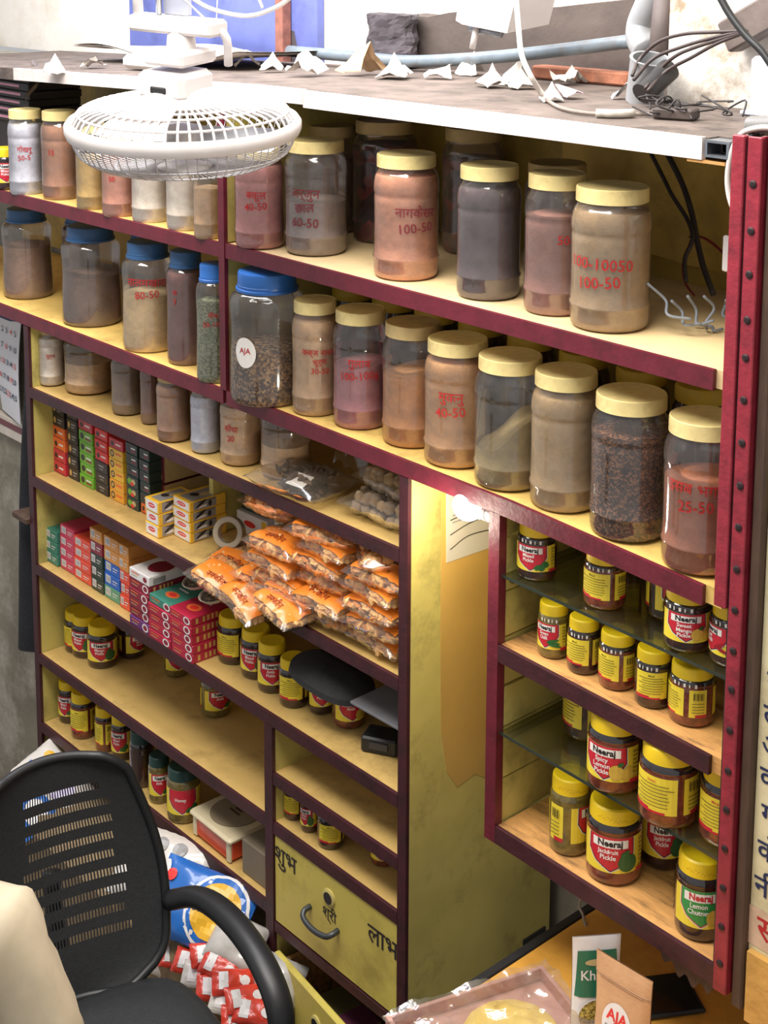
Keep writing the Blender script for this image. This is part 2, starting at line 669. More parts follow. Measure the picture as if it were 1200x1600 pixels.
mb.box((-1.290, 0.03, 1.949), (-1.264, 0.034, 1.965), mat('white_plug', (226, 230, 236), 0.4, 0.1))
mb.build('square_tube', top_board)
mb = MB()
mb.box((-1.33, -0.004, 1.934), (-1.262, 0.12, 1.9385), M_ply)
mb.build('splinter_strip', top_board)

upper = thing('wall_shelving', 'long wall shelving with red edges holding two rows of big jars', 'shelving')
TH = 0.029


def shelf_with_trim(parent, name, x0, x1, y1, zl, zr, m_top, m_trim, th=TH, cut=0.0, trim_name='edge_trim'):
    mb = MB()
    slab(mb, x0, x1, 0.0, y1, zl, zr, th, m_top)
    s = mb.build(name, parent)
    mb = MB()
    slab(mb, x0, x1 - cut, -0.009, -0.0005, zl + 0.001, zr + 0.001, th + 0.003, m_trim)
    mb.build(trim_name, s)
    return s


shelf_with_trim(upper, 'shelf', -4.3, -2.547, 0.44, 1.598, 1.621, M_shelf, M_trim)
shelf_with_trim(upper, 'shelf', -2.525, -1.238, 0.44, 1.622, 1.622, M_shelf_a, M_trim, cut=0.026)
shelf_with_trim(upper, 'shelf', -4.3, -2.540, 0.44, 1.292, 1.294, M_shelf, M_trim)
shelf_with_trim(upper, 'shelf', -2.528, -1.68, 0.44, 1.294, 1.292, M_shelf, M_trim)
shelf_with_trim(upper, 'shelf', -1.68, -1.238, 0.44, 1.292, 1.276, M_shelf, M_trim, cut=0.03)
mb = MB()
mb.box((-2.545, 0.0, 1.624), (-2.528, 0.40, 1.934), M_panel)
mb.box((-2.539, 0.0, 1.296), (-2.529, 0.40, 1.59), M_panel)
dv = mb.build('divider', upper)
mb = MB()
mb.box((-2.547, -0.011, 1.296), (-2.526, -0.001, 1.934), M_trim)
mb.build('edge_trim', dv)
mb = MB()
mb.box((-4.3, 0.441, 1.31), (-2.40, 0.456, 1.880), M_backp)
mb.box((-2.40, 0.441, 1.31), (-1.10, 0.456, 1.935), M_backp)
mb.build('back_panel', upper)
mb = MB()       # loose sheet that hangs over the back of the top tier on the right
mb.grid(lambda u, v: (-1.95 + 0.75 * u, 0.418 + 0.010 * sin(u * 17) + 0.006 * sin(u * 43), 1.668 + 0.01 * sin(u * 9) + v * 0.262), 40, 3, mat('yellow_back_sheet', (188, 160, 78), 0.6, 0.14, 6, 0.08, 30, dark=(92, 78, 46), dscale=5, damt=0.5))
mb.build('hanging_sheet', upper, smooth=True)

# red slotted angle post at the right end, with bolts
post = thing('angle_iron_post', 'red painted angle iron post with a row of dark bolts', 'post', (0, 0, 0))
mb = MB()
mb.box((-1.2115, -0.022, 0.628), (-1.187, -0.016, 1.985), M_iron, 0.0015)
mb.box((-1.193, -0.016, 0.628), (-1.187, 0.03, 1.985), M_iron)
mb.build('front_flange', post)
mb = MB()
mb.box((-1.237, -0.024, 1.262), (-1.2150, -0.012, 1.985), M_iron, 0.0015)
mb.build('cover_strip', post)
mb = MB()
mb.box((-1.2148, -0.018, 0.66), (-1.2118, -0.010, 1.98), M_black)
mb.build('seam', post)
bolt = MB()
bolt.lathe([(0.0062, 0), (0.0062, 0.0015), (0.0045, 0.0028), (0.0022, 0.003)], 10, mat('dark_bolt', (58, 44, 46), 0.5, 0.2, 40, metal=0.5))
bolt.lathe([(0.0022, 0.003), (0.0022, 0.0018), (0.0, 0.0018)], 6, M_black, False, False)
bme = bolt.mesh('bolt', True, 40)
for py in (286, 359, 427, 498, 557, 623, 690, 757, 822, 888, 952, 1016, 1077, 1141, 1205, 1266, 1327, 1389, 1450, 1508):
    z = at(1160 - (py - 400) * 0.028, py, Y=-0.022).z
    link('bolt', bme, post, (-1.199, -0.0218, z), rot=(pi / 2, 0, 0))

# ================================================================== LOWER LEFT CABINET
cab = thing('storage_cabinet', 'tall yellow open cabinet with maroon shelf edges and drawers', 'cabinet')
LZ = {1: (1.093, 1.111), 2: (0.846, 0.846), 3: (0.597, 0.600), 4: (0.340, 0.350), 5: (0.137, 0.142)}
LT = 0.024
CX0, CX1, CD0, CD1 = -3.425, -1.965, -2.400, -2.374
mb = MB()
mb.box((-3.447, 0.0, 0.0), (-3.427, 0.40, 1.261), M_panel)
lp = mb.build('side_panel', cab)
mb = MB()
mb.box((-3.449, -0.009, -0.02), (-3.425, -0.0005, 1.260), M_trim_shaded)
mb.build('edge_trim', lp)
mb = MB()
mb.box((-1.963, 0.0, FLOOR), (-1.940, 0.42, 1.261), M_panel)
rp = mb.build('side_panel', cab)
mb = MB()
mb.box((-1.966, -0.009, FLOOR), (-1.941, -0.0005, 1.260), M_trim_shaded)
mb.build('edge_trim', rp)
mb = MB()
pt = [(.078, 1.235), (.078, .93), (.082, .72), (.10, .62), (.13, .575), (.18, .585), (.23, .55), (.30, .53), (.36, .545), (.415, .53), (.415, 1.235)]
mb.add([(-1.9392, y, z) for y, z in pt] + [(-1.9399, y, z) for y, z in pt], [tuple(range(len(pt)))] + [(i, i + len(pt), (i + 1) % len(pt) + len(pt), (i + 1) % len(pt)) for i in range(len(pt))], M_tan)
mb.build('tan_patch', rp)
mb = MB()
mb.box((-1.9398, 0.335, 0.115), (-1.936, 0.405, 0.135), M_black)
mb.build('hinge', rp)
mb = MB()
mb.box((-3.425, 0.402, 0.0), (-1.965, 0.412, 1.261), M_backp)
mb.build('back_panel', cab)
for k, (x0, x1) in {1: (CX0, CX1), 2: (CX0, CX1), 3: (CX0, CX1), 4: (CX0, CD0), 5: (CX0, CD0)}.items():
    shelf_with_trim(cab, 'shelf', x0, x1, 0.40, LZ[k][0], LZ[k][1], M_shelf_low, M_trim_shaded, LT)
shelf_with_trim(cab, 'shelf', CD1, CX1, 0.40, 0.464, 0.466, M_shelf_low, M_trim_shaded, LT)
shelf_with_trim(cab, 'shelf', CD1, CX1, 0.40, 0.347, 0.347, M_shelf_low, M_trim_shaded, LT)
mb = MB()
mb.box((CD0, 0.0, FLOOR), (CD1, 0.40, 0.572), M_panel)
dv = mb.build('divider', cab)
mb = MB()
mb.box((CD0 - 0.001, -0.010, FLOOR), (CD1 + 0.001, -0.0005, 0.572), M_trim_shaded)
mb.build('edge_trim', dv)
mb = MB()       # upright board that ends the box shelf
mb.box((-2.800, 0.13, 0.848), (-2.784, 0.398, 1.078), M_panel)
mb.build('divider', cab)
mb = MB()
mb.box((CD1, -0.008, 0.085), (CX1, 0.0, 0.108), M_trim_shaded)
mb.build('drawer_rail', cab)

M_drawer = mat('drawer_front_yellow', (206, 188, 92), 0.45, 0.07, 4, 0.04, 30, dark=(140, 122, 60), dscale=5, damt=0.6)


def drawer(x0, x1, z0, z1, y, rz, letters):
    mb = MB()
    w, h = x1 - x0, z1 - z0
    mb.box((0, 0, 0), (w, 0.016, h), M_drawer, 0.003)
    d = mb.build('drawer', cab, loc=(x0, y, z0), rz=rz)
    mb = MB()
    mb.lathe([(0.0, 0), (0.019, 0.0), (0.019, 0.003), (0.015, 0.005), (0.0, 0.005)], 20, mat('lock_ring', (196, 180, 110), 0.4, 0.1), False, False)
    mb.lathe([(0.013, 0.0045), (0.013, 0.006), (0.0, 0.006)], 16, M_black, False, False)
    mb.build('lock', d, smooth=True, angle=40, loc=(w * 0.47, 0, h * 0.74), rot=(pi / 2, 0, 0))
    mb = MB()
    x, z = w * 0.42, h * 0.42
    mb.tube([(x - .045, 0, z + .012), (x - .045, -.016, z + .010), (x - .036, -.026, z + .002), (x, -.030, z - .004), (x + .036, -.026, z - .002), (x + .048, -.016, z + .004), (x + .048, 0, z + .006)], 0.0062,
            mat('handle_dark_metal', (72, 74, 76), 0.4, 0.1, metal=0.5), 10, smooth=4)
    mb.build('handle', d, smooth=True)
    if letters:
        mb = MB()
        print_flat(mb, [(M_ink_black, 'शुभ', 0.040, h - 0.062, 0.056, 0.012)], (0, -0.0005, 0), (1, 0, 0), (0, 0, 1))
        mb.build('painted_letters', d)
        mb = MB()
        print_flat(mb, [(M_ink_black, 'लाभ', w - 0.045, h - 0.082, 0.056, 0.012)], (0, -0.0005, 0), (1, 0, 0), (0, 0, 1))
        mb.build('painted_letters', d)
        mb = MB()
        print_flat(mb, [(M_ink_black, 'श्री', w * 0.47, h * 0.50, 0.034, 0.012)], (0, -0.0005, 0), (1, 0, 0), (0, 0, 1))
        mb.build('painted_letters', d)
    else:
        mb = MB()
        print_flat(mb, [(M_ink_black, 'श्री', w * 0.47, h * 0.40, 0.034, 0.012)], (0, -0.0005, 0), (1, 0, 0), (0, 0, 1))
        mb.build('painted_letters', d)
    return d


drawer(-2.372, -1.966, 0.110, 0.322, -0.006, 0.0, True)
d2 = drawer(-2.366, -1.975, -0.175, 0.042, -0.016, -0.13, False)
mb = MB()       # box of the half-open lower drawer
mb.box((0.0, 0.016, 0.0), (0.012, 0.36, 0.19), M_ply)
mb.box((0.379, 0.016, 0.0), (0.391, 0.36, 0.19), M_ply)
mb.box((0.012, 0.016, 0.0), (0.379, 0.36, 0.01), M_backp)
mb.build('drawer_box', d2)
for k, (x, y, c) in enumerate(((0.10, 0.10, (126, 116, 70)), (0.20, 0.09, (112, 52, 78)), (0.29, 0.08, (118, 104, 66)))):
    mb = MB()
    mb.box((-0.045, -0.05, 0), (0.045, 0.05, 0.10 + 0.02 * k), mat('drawer_carton_%d' % k, c, 0.6, 0.15), 0.003)
    o = mb.build('small_carton', None)
    p = Matrix.Translation((-2.366, -0.016, -0.175)) @ Matrix.Rotation(-0.13, 4, 'Z') @ Vector((x, y, 0.011))
    o.location = p
    o.rotation_euler = (0, 0, -0.22 + 0.1 * k)
    tag(o, ('olive', 'purple', 'brown')[k] + ' small carton standing in the half-open lower drawer', 'box')

# ================================================================== HANGING RACK ON THE RIGHT
rack = thing('display_rack', 'red framed pickle rack with plywood and glass shelves under the long shelf', 'rack')
mb = MB()
mb.box((-1.728, -0.009, 0.630), (-1.702, 0.010, 1.262), M_trim)
mb.build('frame_post', rack)
zz = 0.66
k = 0
while zz < 1.255:
    h = min((0.088, 0.102, 0.079, 0.094)[k % 4], 1.258 - zz)
    mb = MB()
    mb.box((-1.724 + 0.002 * (k % 2), 0.012, zz + 0.0015), (-1.706 + 0.0015 * ((k * 7) % 3), 0.34, zz + h - 0.0015), M_panel, 0.0012)
    mb.build('side_plank', rack)
    zz += h
    k += 1
mb = MB()
mb.box((-1.704, 0.325, 0.66), (-1.19, 0.335, 1.255), mat('rack_back_board', (150, 126, 62), 0.65, 0.2, 7, 0.1, 30, dark=(80, 62, 36), dscale=5, damt=0.6))
mb.build('back_panel', rack)
shelf_with_trim(rack, 'shelf', -1.702, -1.214, 0.325, 1.015, 1.002, M_ply, M_trim_shaded, 0.028, cut=0.03)
shelf_with_trim(rack, 'shelf', -1.702, -1.214, 0.325, 0.662, 0.655, M_ply, M_trim_shaded, 0.030)
mb = MB()
mb.grid(lambda u, v: (-1.33 + 0.115 * u, 0.002 + 0.0 * v, 0.628 - v * (0.035 * (0.5 + 0.5 * sin(u * 3.0)) + 0.008 * sin(u * 25))), 24, 2, M_brownpost)
mb.grid(lambda u, v: (-1.33 + 0.115 * u, 0.012 + 0.0 * v, 0.628 - v * (0.035 * (0.5 + 0.5 * sin(u * 3.0)) + 0.008 * sin(u * 25))), 24, 2, M_brownpost)
mb.build('splintered_batten', rack)
M_glass = film('smoked_glass_sheet', (232, 236, 216), 0.05, (160, 154, 116), 0.04, 0.5)
M_glassrim = mat('glass_edge', (46, 54, 46), 0.2, 0.1, coat=0.5)
for zl, zr in ((1.147, 1.140), (0.846, 0.835)):
    mb = MB()
    slab(mb, -1.702, -1.200, 0.002, 0.315, zl, zr, 0.005, M_glass)
    g = mb.build('glass_shelf', rack)
    mb = MB()
    slab(mb, -1.702, -1.214, -0.0005, 0.0015, zl, zr, 0.005, M_glassrim)
    mb.build('polished_edge', g)
mb = MB()
for z in (0.840, 1.141):
    mb.box((-1.704, 0.02, z - 0.014), (-1.694, 0.31, z - 0.0055), M_brownpost)
mb.build('glass_batten', rack)
# ================================================================== BIG JARS
M_pet = film('pet_plastic', (246, 242, 240), 0.05, (222, 214, 208), 0.09, 0.75)
M_pet_d = film('dusty_pet_plastic', (236, 230, 224), 0.12, (214, 200, 180), 0.14, 0.6)
M_lid_cream = mat('cream_lid', (226, 206, 142), 0.42, 0.10, 30, 0.03, 60, dark=(166, 140, 88), dscale=14, damt=0.5)
M_lid_dust = mat('dusty_cream_lid', (188, 164, 112), 0.55, 0.14, 30, 0.05, 60, dark=(112, 90, 64), dscale=12, damt=0.6)
M_lid_blue = mat('blue_lid', (44, 102, 176), 0.35, 0.08, 20)
M_lid_teal = mat('dull_blue_lid', (52, 92, 138), 0.45, 0.1, 20)
M_lid_yel = mat('yellow_lid_dull', (216, 184, 66), 0.45, 0.1, 20)

PET = [(.80, 0), (.90, .006), (.965, .028), (.985, .07), (.985, .150), (1.012, .162), (1.012, .174), (.985, .186), (.978, .30), (.975, .45), (.98, .60), (.985, .66), (.968, .674), (.985, .688),
       (1.0, .72), (.995, .765), (.965, .815), (.91, .850), (.86, .868), (.85, .90)]
WIDE = [(.84, 0), (.93, .006), (.985, .025), (1.0, .06), (1.0, .20), (.985, .34), (.965, .48), (.97, .60), (.99, .68), (1.0, .735), (.985, .78), (.92, .818), (.80, .842), (.74, .852), (.73, .88)]


def prof_r(prof, t):
    for (r0, z0), (r1, z1) in zip(prof, prof[1:]):
        if z0 <= t <= z1:
            return r0 + (r1 - r0) * (t - z0) / max(1e-9, z1 - z0)
    return prof[-1][0]


def big_jar(label, cx, cy, zs, R, H, lid, cont, fill, lines=(), wide=False, dusty=False, slope=0.0, tx=0.0, tz=0.52, sticker=False, group=None, name='storage_jar', ink=None, hasinside=True, tsz=0.026):
    t = thing(name, label, 'jar', (cx, cy, zs + 0.0008), face_cam(cx, cy), group)
    prof = WIDE if wide else PET
    mb = MB()
    mb.lathe([(r * R, z * H) for r, z in prof], 40, M_pet_d if dusty else M_pet, True, False)
    mb.build('jar_body', t, smooth=True)
    # lid
    mb = MB()
    if wide:
        lr = 0.78 * R
        lp = [(lr * 1.05, .848), (lr * 1.05, .868), (lr * .99, .874), (lr, .892), (lr * .985, .895), (lr * .985, .972), (lr * .96, .988), (lr * .90, .992), (0.001, .990)]
    else:
        lr = 0.895 * R
        lp = [(lr * .97, .893), (lr, .897), (lr, .905), (lr * 1.0, .986), (lr * .985, .996), (lr * .955, 1.0), (lr * .925, .9955), (0.001, .9955)]

    def knurl(r, z, i, k):
        return r * (0.984 if (k % 2 and 2 <= i <= 3) else 1.0)
    mb.lathe([(r, z * H) for r, z in lp], 96 if not wide else 48, lid, True, False, None if wide else knurl)
    mb.build('lid', t, smooth=True, angle=35)
    # contents
    if cont is not None and fill > 0:
        mb = MB()
        top = min(fill, .83)
        zsn = [z for r, z in prof if 0.004 < z < top - 0.01]
        pr = [(prof_r(prof, .004) * R * .955, 0.003)] + [(prof_r(prof, z) * R * .972, z * H) for z in zsn]
        pr.append((prof_r(prof, top) * R * .972, top * H))
        n = len(pr)
        sl = slope * R

        def sh(r, z, i, k):
            return r
        mb.lathe(pr + [(prof_r(prof, top) * R * .6, (top + .012) * H), (0.001, (top + .02) * H)], 32, cont, True, False)
        if slope:
            for i, p in enumerate(mb.v):
                g = i // 32
                if g >= n - 1:
                    wgt = 1.0
                    mb.v[i] = (p[0], p[1], p[2] + sl * p[0] / R + 0.12 * abs(sl) * sin(p[0] / R * 5))
        mb.build('contents', t, smooth=True, angle=50)
    if lines:
        mb = MB()
        z = tz * H
        items = []
        for s in lines:
            items.append((ink or M_ink_red, s, tx * R, z, tsz * R / 0.065, 0.006, 0.07 if len(items) % 2 else -0.03))
            z -= tsz * 1.15 * R / 0.065
        print_cyl(mb, items, R * 1.002, 0.0006)
        mb.build('handwriting', t)
    if sticker:
        mb = MB()
        print_cyl(mb, [(M_white, ellipse(-0.62 * R, .42 * H, .026, .033, 24)), (M_ink_red, 'AJA', -0.62 * R, .415 * H, .017, 0.02)], R * 1.0, 0.0008)
        mb.build('round_sticker', t)
    return t


def jar_from_px(xc, w, yb, yt, zs):
    p = at(xc, yb, Z=zs)
    h = Vector((p.x - CAM.x, p.y - CAM.y, 0)).normalized()
    R = w / 2 * depth(p) / FPX
    for _ in range(3):
        c = p + h * R * 0.95
        R = w / 2 * depth(c) / FPX
    d = ray(xc, yt)
    q = c + h * R * .88
    tt = math.hypot(q.x - CAM.x, q.y - CAM.y) / math.hypot(d.x, d.y)
    return c.x, c.y, R, CAM.z + tt * d.z - zs


def powder(name, rgb, sc=60):
    return mat('powder_' + name, rgb, 0.9, 0.13, sc, 0.15, 220, dark=tuple(int(v * .74) for v in rgb), dscale=16, damt=0.6)


P_pink = powder('pink', (218, 152, 148))
P_grey = powder('grey', (165, 152, 146))
P_peach = powder('peach', (230, 171, 139))
P_char = powder('charcoal', (103, 91, 97))
P_mauve = powder('mauve_brown', (177, 131, 118))
P_khaki = powder('khaki', (188, 163, 125))
P_white = powder('white', (250, 239, 226))
P_bluew = powder('bluish_white', (224, 230, 245))
P_brown = powder('brown', (188, 141, 112))
P_olive = powder('olive_yellow', (218, 188, 114))
P_rose = powder('rose_brown', (220, 161, 137))
P_taupe = powder('taupe', (165, 135, 114))
P_dtaupe = powder('dark_taupe', (135, 112, 99))
P_cream = powder('cream', (247, 220, 169))
P_maroon = powder('maroon', (141, 93, 86))
P_green = speckle('green_leaf_bits', (112, 126, 92), (148, 160, 122), (182, 188, 150), 260)
P_seed = speckle('brown_seeds', (74, 56, 42), (140, 106, 70), (196, 160, 110), 190)
P_beige = powder('beige', (224, 184, 131))
P_pinkv = powder('violet_pink', (203, 137, 144))
P_orange = powder('orange_tan', (222, 161, 97))
P_sand = powder('sand', (222, 175, 122))
P_sage = powder('sage', (179, 161, 110))
P_putty = powder('putty', (201, 175, 131))
P_bark = speckle('dark_bark', (56, 36, 28), (112, 72, 52), (178, 128, 90), 280)
P_terra = powder('terracotta', (194, 124, 86))
P_lbeige = powder('light_beige', (224, 192, 150))
P_darkred = speckle('red_black_bits', (44, 24, 30), (70, 34, 40), (130, 50, 56), 40)

GA = 'big powder jars on the upper shelf'
GB = 'big jars on the second shelf'
GC = 'jars on the cabinet top tier'
ZA = 1.622

# --- upper shelf, right bay
front_A = [
    ('pink powder jar beside the red divider, top hidden by the fan', (406, 82, 392, 226, ZA), M_lid_cream, P_pink, .83, ('बकुल', '40-50'), -0.15),
    ('grey powder jar with cream lid and dark red writing, right of the fan', (494, 103, 403, 212, ZA), M_lid_cream, P_grey, .47, ('अर्जुन', 'छाल', '60-50'), -0.38),
    ('peach powder jar with faint writing standing alone mid shelf', (634, 108, 442, 233, ZA), M_lid_cream, P_peach, .83, ('नागकेसर', '100-50'), 0.30),
    ('charcoal powder jar in front of a darker jar on the upper shelf', (762, 106, 473, 250, ZA), M_lid_cream, P_char, .83, (), 0.2),
    ('mauve brown powder jar partly behind the last upper jar', (866, 104, 497, 263, ZA), M_lid_cream, P_mauve, .70, ('50-5',), 0.4),
    ('large khaki powder jar with red price writing, rightmost on the upper shelf', (951, 132, 524, 281, ZA), M_lid_cream, P_khaki, .83, ('100-10050', '100-50'), -0.30),
]
for (lb, px, lid, cont, fill, lines, tx) in front_A:
    x, y, R, H = jar_from_px(*px)
    R *= .95
    dark_ink = mat('brown_red_marker', (120, 36, 46), 0.6, 0.0)
    big_jar(lb, x, y, ZA, R, H, lid, cont, fill, lines, tx=tx, group=GA, ink=dark_ink if 'grey' in lb or 'peach' in lb else None, tz=0.45 if 'khaki' in lb else 0.52, dusty='khaki' in lb)
# rear jars
big_jar('dark jar standing behind the charcoal powder jar', -1.845, 0.285, ZA, .062, .225, M_lid_dust, P_char, .8, group=GA, dusty=True)
big_jar('tall dark jar of black and red pieces in the back row', -2.345, 0.29, ZA, .072, .262, M_lid_dust, P_darkred, .8, group=GA)
big_jar('dark jar at the very back, right of the red and black jar', -2.13, 0.345, ZA, .066, .262, M_lid_dust, P_darkred, .75, group=GA, dusty=True)
big_jar('jar whose dusty lid peeks out behind the grey powder jar', -2.50, 0.27, ZA, .06, .238, M_lid_dust, P_taupe, .7, group=GA, dusty=True)
# --- upper shelf, left bay
for (lb, px, lid, cont, fill, lines, tx) in [
    ('pale blue white powder jar with red writing, leftmost on the upper shelf', (43, 55, 307, 168, 1.606), M_lid_cream, P_bluew, .83, ('गोखरू', '50-5'), -0.1),
    ('brown powder jar just left of the fan', (96, 58, 315, 170, 1.608), M_lid_cream, P_brown, .83, ('15',), -0.5),
    ('olive yellow powder jar under the left rim of the fan', (145, 50, 331, 190, 1.610), M_lid_cream, P_olive, .62, (), 0),
    ('rose brown powder jar under the fan with red writing', (187, 54, 342, 200, 1.612), M_lid_cream, P_rose, .72, ('टे', '50'), -0.4),
    ('white powder jar under the middle of the fan', (237, 62, 351, 200, 1.614), M_lid_cream, P_white, .83, ('2',), -0.1),
    ('white powder jar under the fan, second from the divider', (290, 60, 363, 205, 1.617), M_lid_cream, P_white, .83, (), 0),
    ('pale jar with a grey smudge squeezed against the divider', (326, 46, 376, 225, 1.619), M_lid_cream, P_lbeige, .55, (), 0),
]:
    x, y, R, H = jar_from_px(*px)
    big_jar(lb, x, y, px[4], R, max(H, .205), lid, cont, fill, lines, tx=tx, group=GA)
# --- second shelf, left bay: wide jars with blue lids
for (lb, px, lid, cont, fill, lines, tx, wd) in [
    ('wide jar of light brown powder, leftmost on the second shelf', (45, 76, 469, 318, 1.293), M_lid_teal, P_taupe, .58, (), 0, True),
    ('wide jar half full of grey brown powder, second of the blue lidded row', (145, 92, 513, 343, 1.293), M_lid_teal, P_dtaupe, .50, (), 0, True),
    ('cream powder jar with red writing and blue lid', (234, 82, 553, 368, 1.293), M_lid_teal, P_cream, .52, ('तालमखाना', '80-50'), -0.05, True),
    ('maroon powder jar between the cream jar and the green jar', (293, 62, 573, 383, 1.293), M_lid_teal, P_maroon, .80, ('म', '7'), -0.6, True),
    ('green leaf jar with blue lid against the divider', (337, 58, 601, 395, 1.293), M_lid_blue, P_green, .68, ('नीम', '50-100'), -0.1, True),
]:
    x, y, R, H = jar_from_px(*px)
    H = min(H, 0.268)
    big_jar(lb, x, y, px[4], R, H, lid, cont, fill, lines, tx=tx, wide=wd, group=GB, tz=.62 if 'cream' in lb else .56)
big_jar('dark brown jar behind the two leftmost blue lidded jars', -3.50, 0.20, 1.293, .052, .245, M_lid_teal, P_dtaupe, .8, wide=True, group=GB)
big_jar('half hidden pale jar behind the cream powder jar', -3.16, 0.20, 1.293, .055, .25, M_lid_teal, P_rose, .35, wide=True, group=GB)
x, y, R, H = jar_from_px(418, 118, 637, 405, 1.293)
big_jar('large clear jar of brown seeds with bright blue lid and white sticker', x + 0.009, y - 0.005, 1.293, R, 0.283, M_lid_blue, P_seed, .42, wide=True, sticker=True, group=GB)
# --- second shelf, right bay
for (lb, px, lid, cont, fill, lines, tx, sl, dusty) in [
    ('beige powder jar with three lines of red writing', (493, 74, 653, 460, 1.293), M_lid_cream, P_lbeige, .83, ('कब्ज नाशक', 'चूर्ण', '30-50'), 0.2, 0, False),
    ('violet pink powder jar with red writing', (563, 86, 674, 473, 1.293), M_lid_cream, P_pinkv, .54, ('गुलाब', '100-100g'), -0.05, .1, False),
    ('orange tan powder jar with a darker ribbed lid', (644, 96, 703, 492, 1.293), M_lid_dust, P_orange, .60, (), 0, .15, False),
    ('sandy powder jar with red writing, fourth in the cream lidded row', (713, 104, 735, 516, 1.293), M_lid_cream, P_sand, .83, ('मुकनु', '40-50'), -0.2, 0, False),
    ('half full sage green powder jar with a slanting surface', (794, 110, 771, 541, 1.293), M_lid_cream, P_sage, .42, (), 0, .75, False),
    ('putty coloured powder jar without writing beside the sage jar', (880, 108, 805, 565, 1.289), M_lid_cream, P_putty, .83, (), 0, 0, True),
    ('jar of dark brown bark chips', (980, 122, 851, 597, 1.285), M_lid_cream, P_bark, .72, (), 0, 0, False),
    ('terracotta powder jar with red writing beside the iron post', (1092, 122, 903, 633, 1.280), M_lid_cream, P_terra, .60, ('इसब भगल', '25-50'), -0.15, .05, False),
]:
    x, y, R, H = jar_from_px(*px)
    big_jar(lb, x, y, px[4], R, H, lid, cont, fill, lines, tx=tx, slope=sl, group=GB, dusty=dusty, tz=.55, tsz=.022 if 'three' in lb else .026)
# rear row with yellow lids
M_preserve = mat('dark_preserve_glass', (52, 34, 34), 0.2, 0.3, 40, coat=1.0)
for k, px in enumerate((552, 615, 682, 752, 830, 912, 1003, 1097)):
    p = at(px, 470 + (px - 610) * 0.272, Y=0.27)
    t = thing('preserve_jar', 'dark preserve jar with dull yellow lid in the back row, ' + ordinal(k, 8, 'leftmost', 'rightmost').replace('below', 'the left'), 'jar', (p.x, 0.27, 1.2945 if px < 850 else 1.287 - (px - 900) * 2e-5), 0, 'yellow lidded jars behind the second shelf row')
    mb = MB()
    Hh = 0.205
    mb.lathe([(.045, 0), (.052, .004), (.054, .02), (.054, .13), (.050, .170), (.043, .184), (.043, .195)], 28, M_preserve)
    mb.build('jar_body', t, smooth=True, angle=50)
    mb = MB()
    mb.lathe([(.0455, .184), (.047, .186), (.047, .208), (.044, .213), (.001, .214)], 40, M_lid_yel, True, False)
    mb.build('lid', t, smooth=True, angle=40)

# --- cabinet top tier
for (lb, x, y, R, H, cont, fill, lines, tx, zs, dusty) in [
    ('white powder jar with pink writing, leftmost on the cabinet top tier', *jar_from_px(82, 40, 604, 505, 1.096)[:3], .155, P_white, .82, ('चूर्ण',), -.1, 1.096, False),
    ('wide jar half full of cream powder on the cabinet top tier', *jar_from_px(140, 76, 618, 520, 1.098)[:3], .158, P_lbeige, .50, (), 0, 1.098, False),
    ('dull brown jar, third on the cabinet top tier', *jar_from_px(200, 50, 650, 560, 1.100)[:3], .158, P_dtaupe, .83, (), 0, 1.100, True),
    ('reddish brown jar half hidden between two taller ones on the top tier', *jar_from_px(236, 32, 664, 570, 1.101)[:3], .155, P_maroon, .83, (), 0, 1.101, True),
    ('beige powder jar with a pale ring, fifth on the cabinet top tier', *jar_from_px(272, 53, 692, 600, 1.103)[:3], .158, P_brown, .83, (), 0, 1.103, True),
    ('bluish white powder jar on the cabinet top tier', *jar_from_px(322, 48, 710, 610, 1.104)[:3], .158, P_bluew, .83, (), 0, 1.104, False),
    ('beige powder jar with red writing right of the bluish white one', *jar_from_px(377, 66, 730, 630, 1.105)[:3], .160, P_lbeige, .83, ('सोंधा', '20'), -.5, 1.105, False),
    ('jar of off white powder behind the crumpled clear bag', *jar_from_px(447, 80, 752, 650, 1.106)[:3], .160, P_lbeige, .45, (), 0, 1.106, False),
]:
    big_jar(lb, x, y, zs, R, H, M_lid_dust, cont, fill, lines, tx=tx, group=GC, dusty=dusty, tz=.5)
# ================================================================== PICKLE JARS
M_py = mat('pickle_label_yellow', (238, 214, 62), 0.4, 0.06, 30, coat=0.2)
M_py_lid = mat('pickle_lid_yellow', (240, 204, 36), 0.38, 0.06, 20)
M_pred = mat('pickle_label_red', (196, 34, 52), 0.4, 0.05, 30, coat=0.2)
M_pgreen = mat('pickle_label_green', (44, 146, 72), 0.4, 0.05, 30, coat=0.2)
M_leaf = mat('print_leaf_green', (40, 104, 48), 0.4, 0.1, 60)
M_fruit_y = mat('print_fruit_gold', (206, 172, 70), 0.4, 0.15, 60)
M_fruit_g = mat('print_fruit_green', (52, 96, 52), 0.4, 0.15, 60)
M_pchilli = mat('print_chilli_red', (150, 26, 36), 0.4, 0.1, 60)
M_ink = mat('print_ink', (62, 58, 40), 0.5, 0.0)
M_inkd = mat('print_black', (30, 26, 26), 0.5, 0.0)
M_dark = mat('dark_pickle_glass', (46, 28, 26), 0.25, 0.5, 55, 0.1, 70, coat=1.0, dark=(96, 44, 28), dscale=40, damt=0.6)
M_redp = mat('red_pickle_glass', (106, 48, 32), 0.25, 0.4, 55, 0.15, 70, coat=1.0, dark=(160, 80, 48), dscale=45, damt=0.7)
M_olivep = mat('olive_pickle_glass', (112, 96, 46), 0.25, 0.35, 55, 0.15, 70, coat=1.0, dark=(64, 66, 30), dscale=40, damt=0.7)
M_neck = mat('neck_glass', (40, 34, 36), 0.12, 0.2, 30, coat=1.0)
M_lid_green = mat('dark_green_lid', (34, 66, 62), 0.4, 0.1)

RC, HC = 0.040, 0.110
_pj = {}


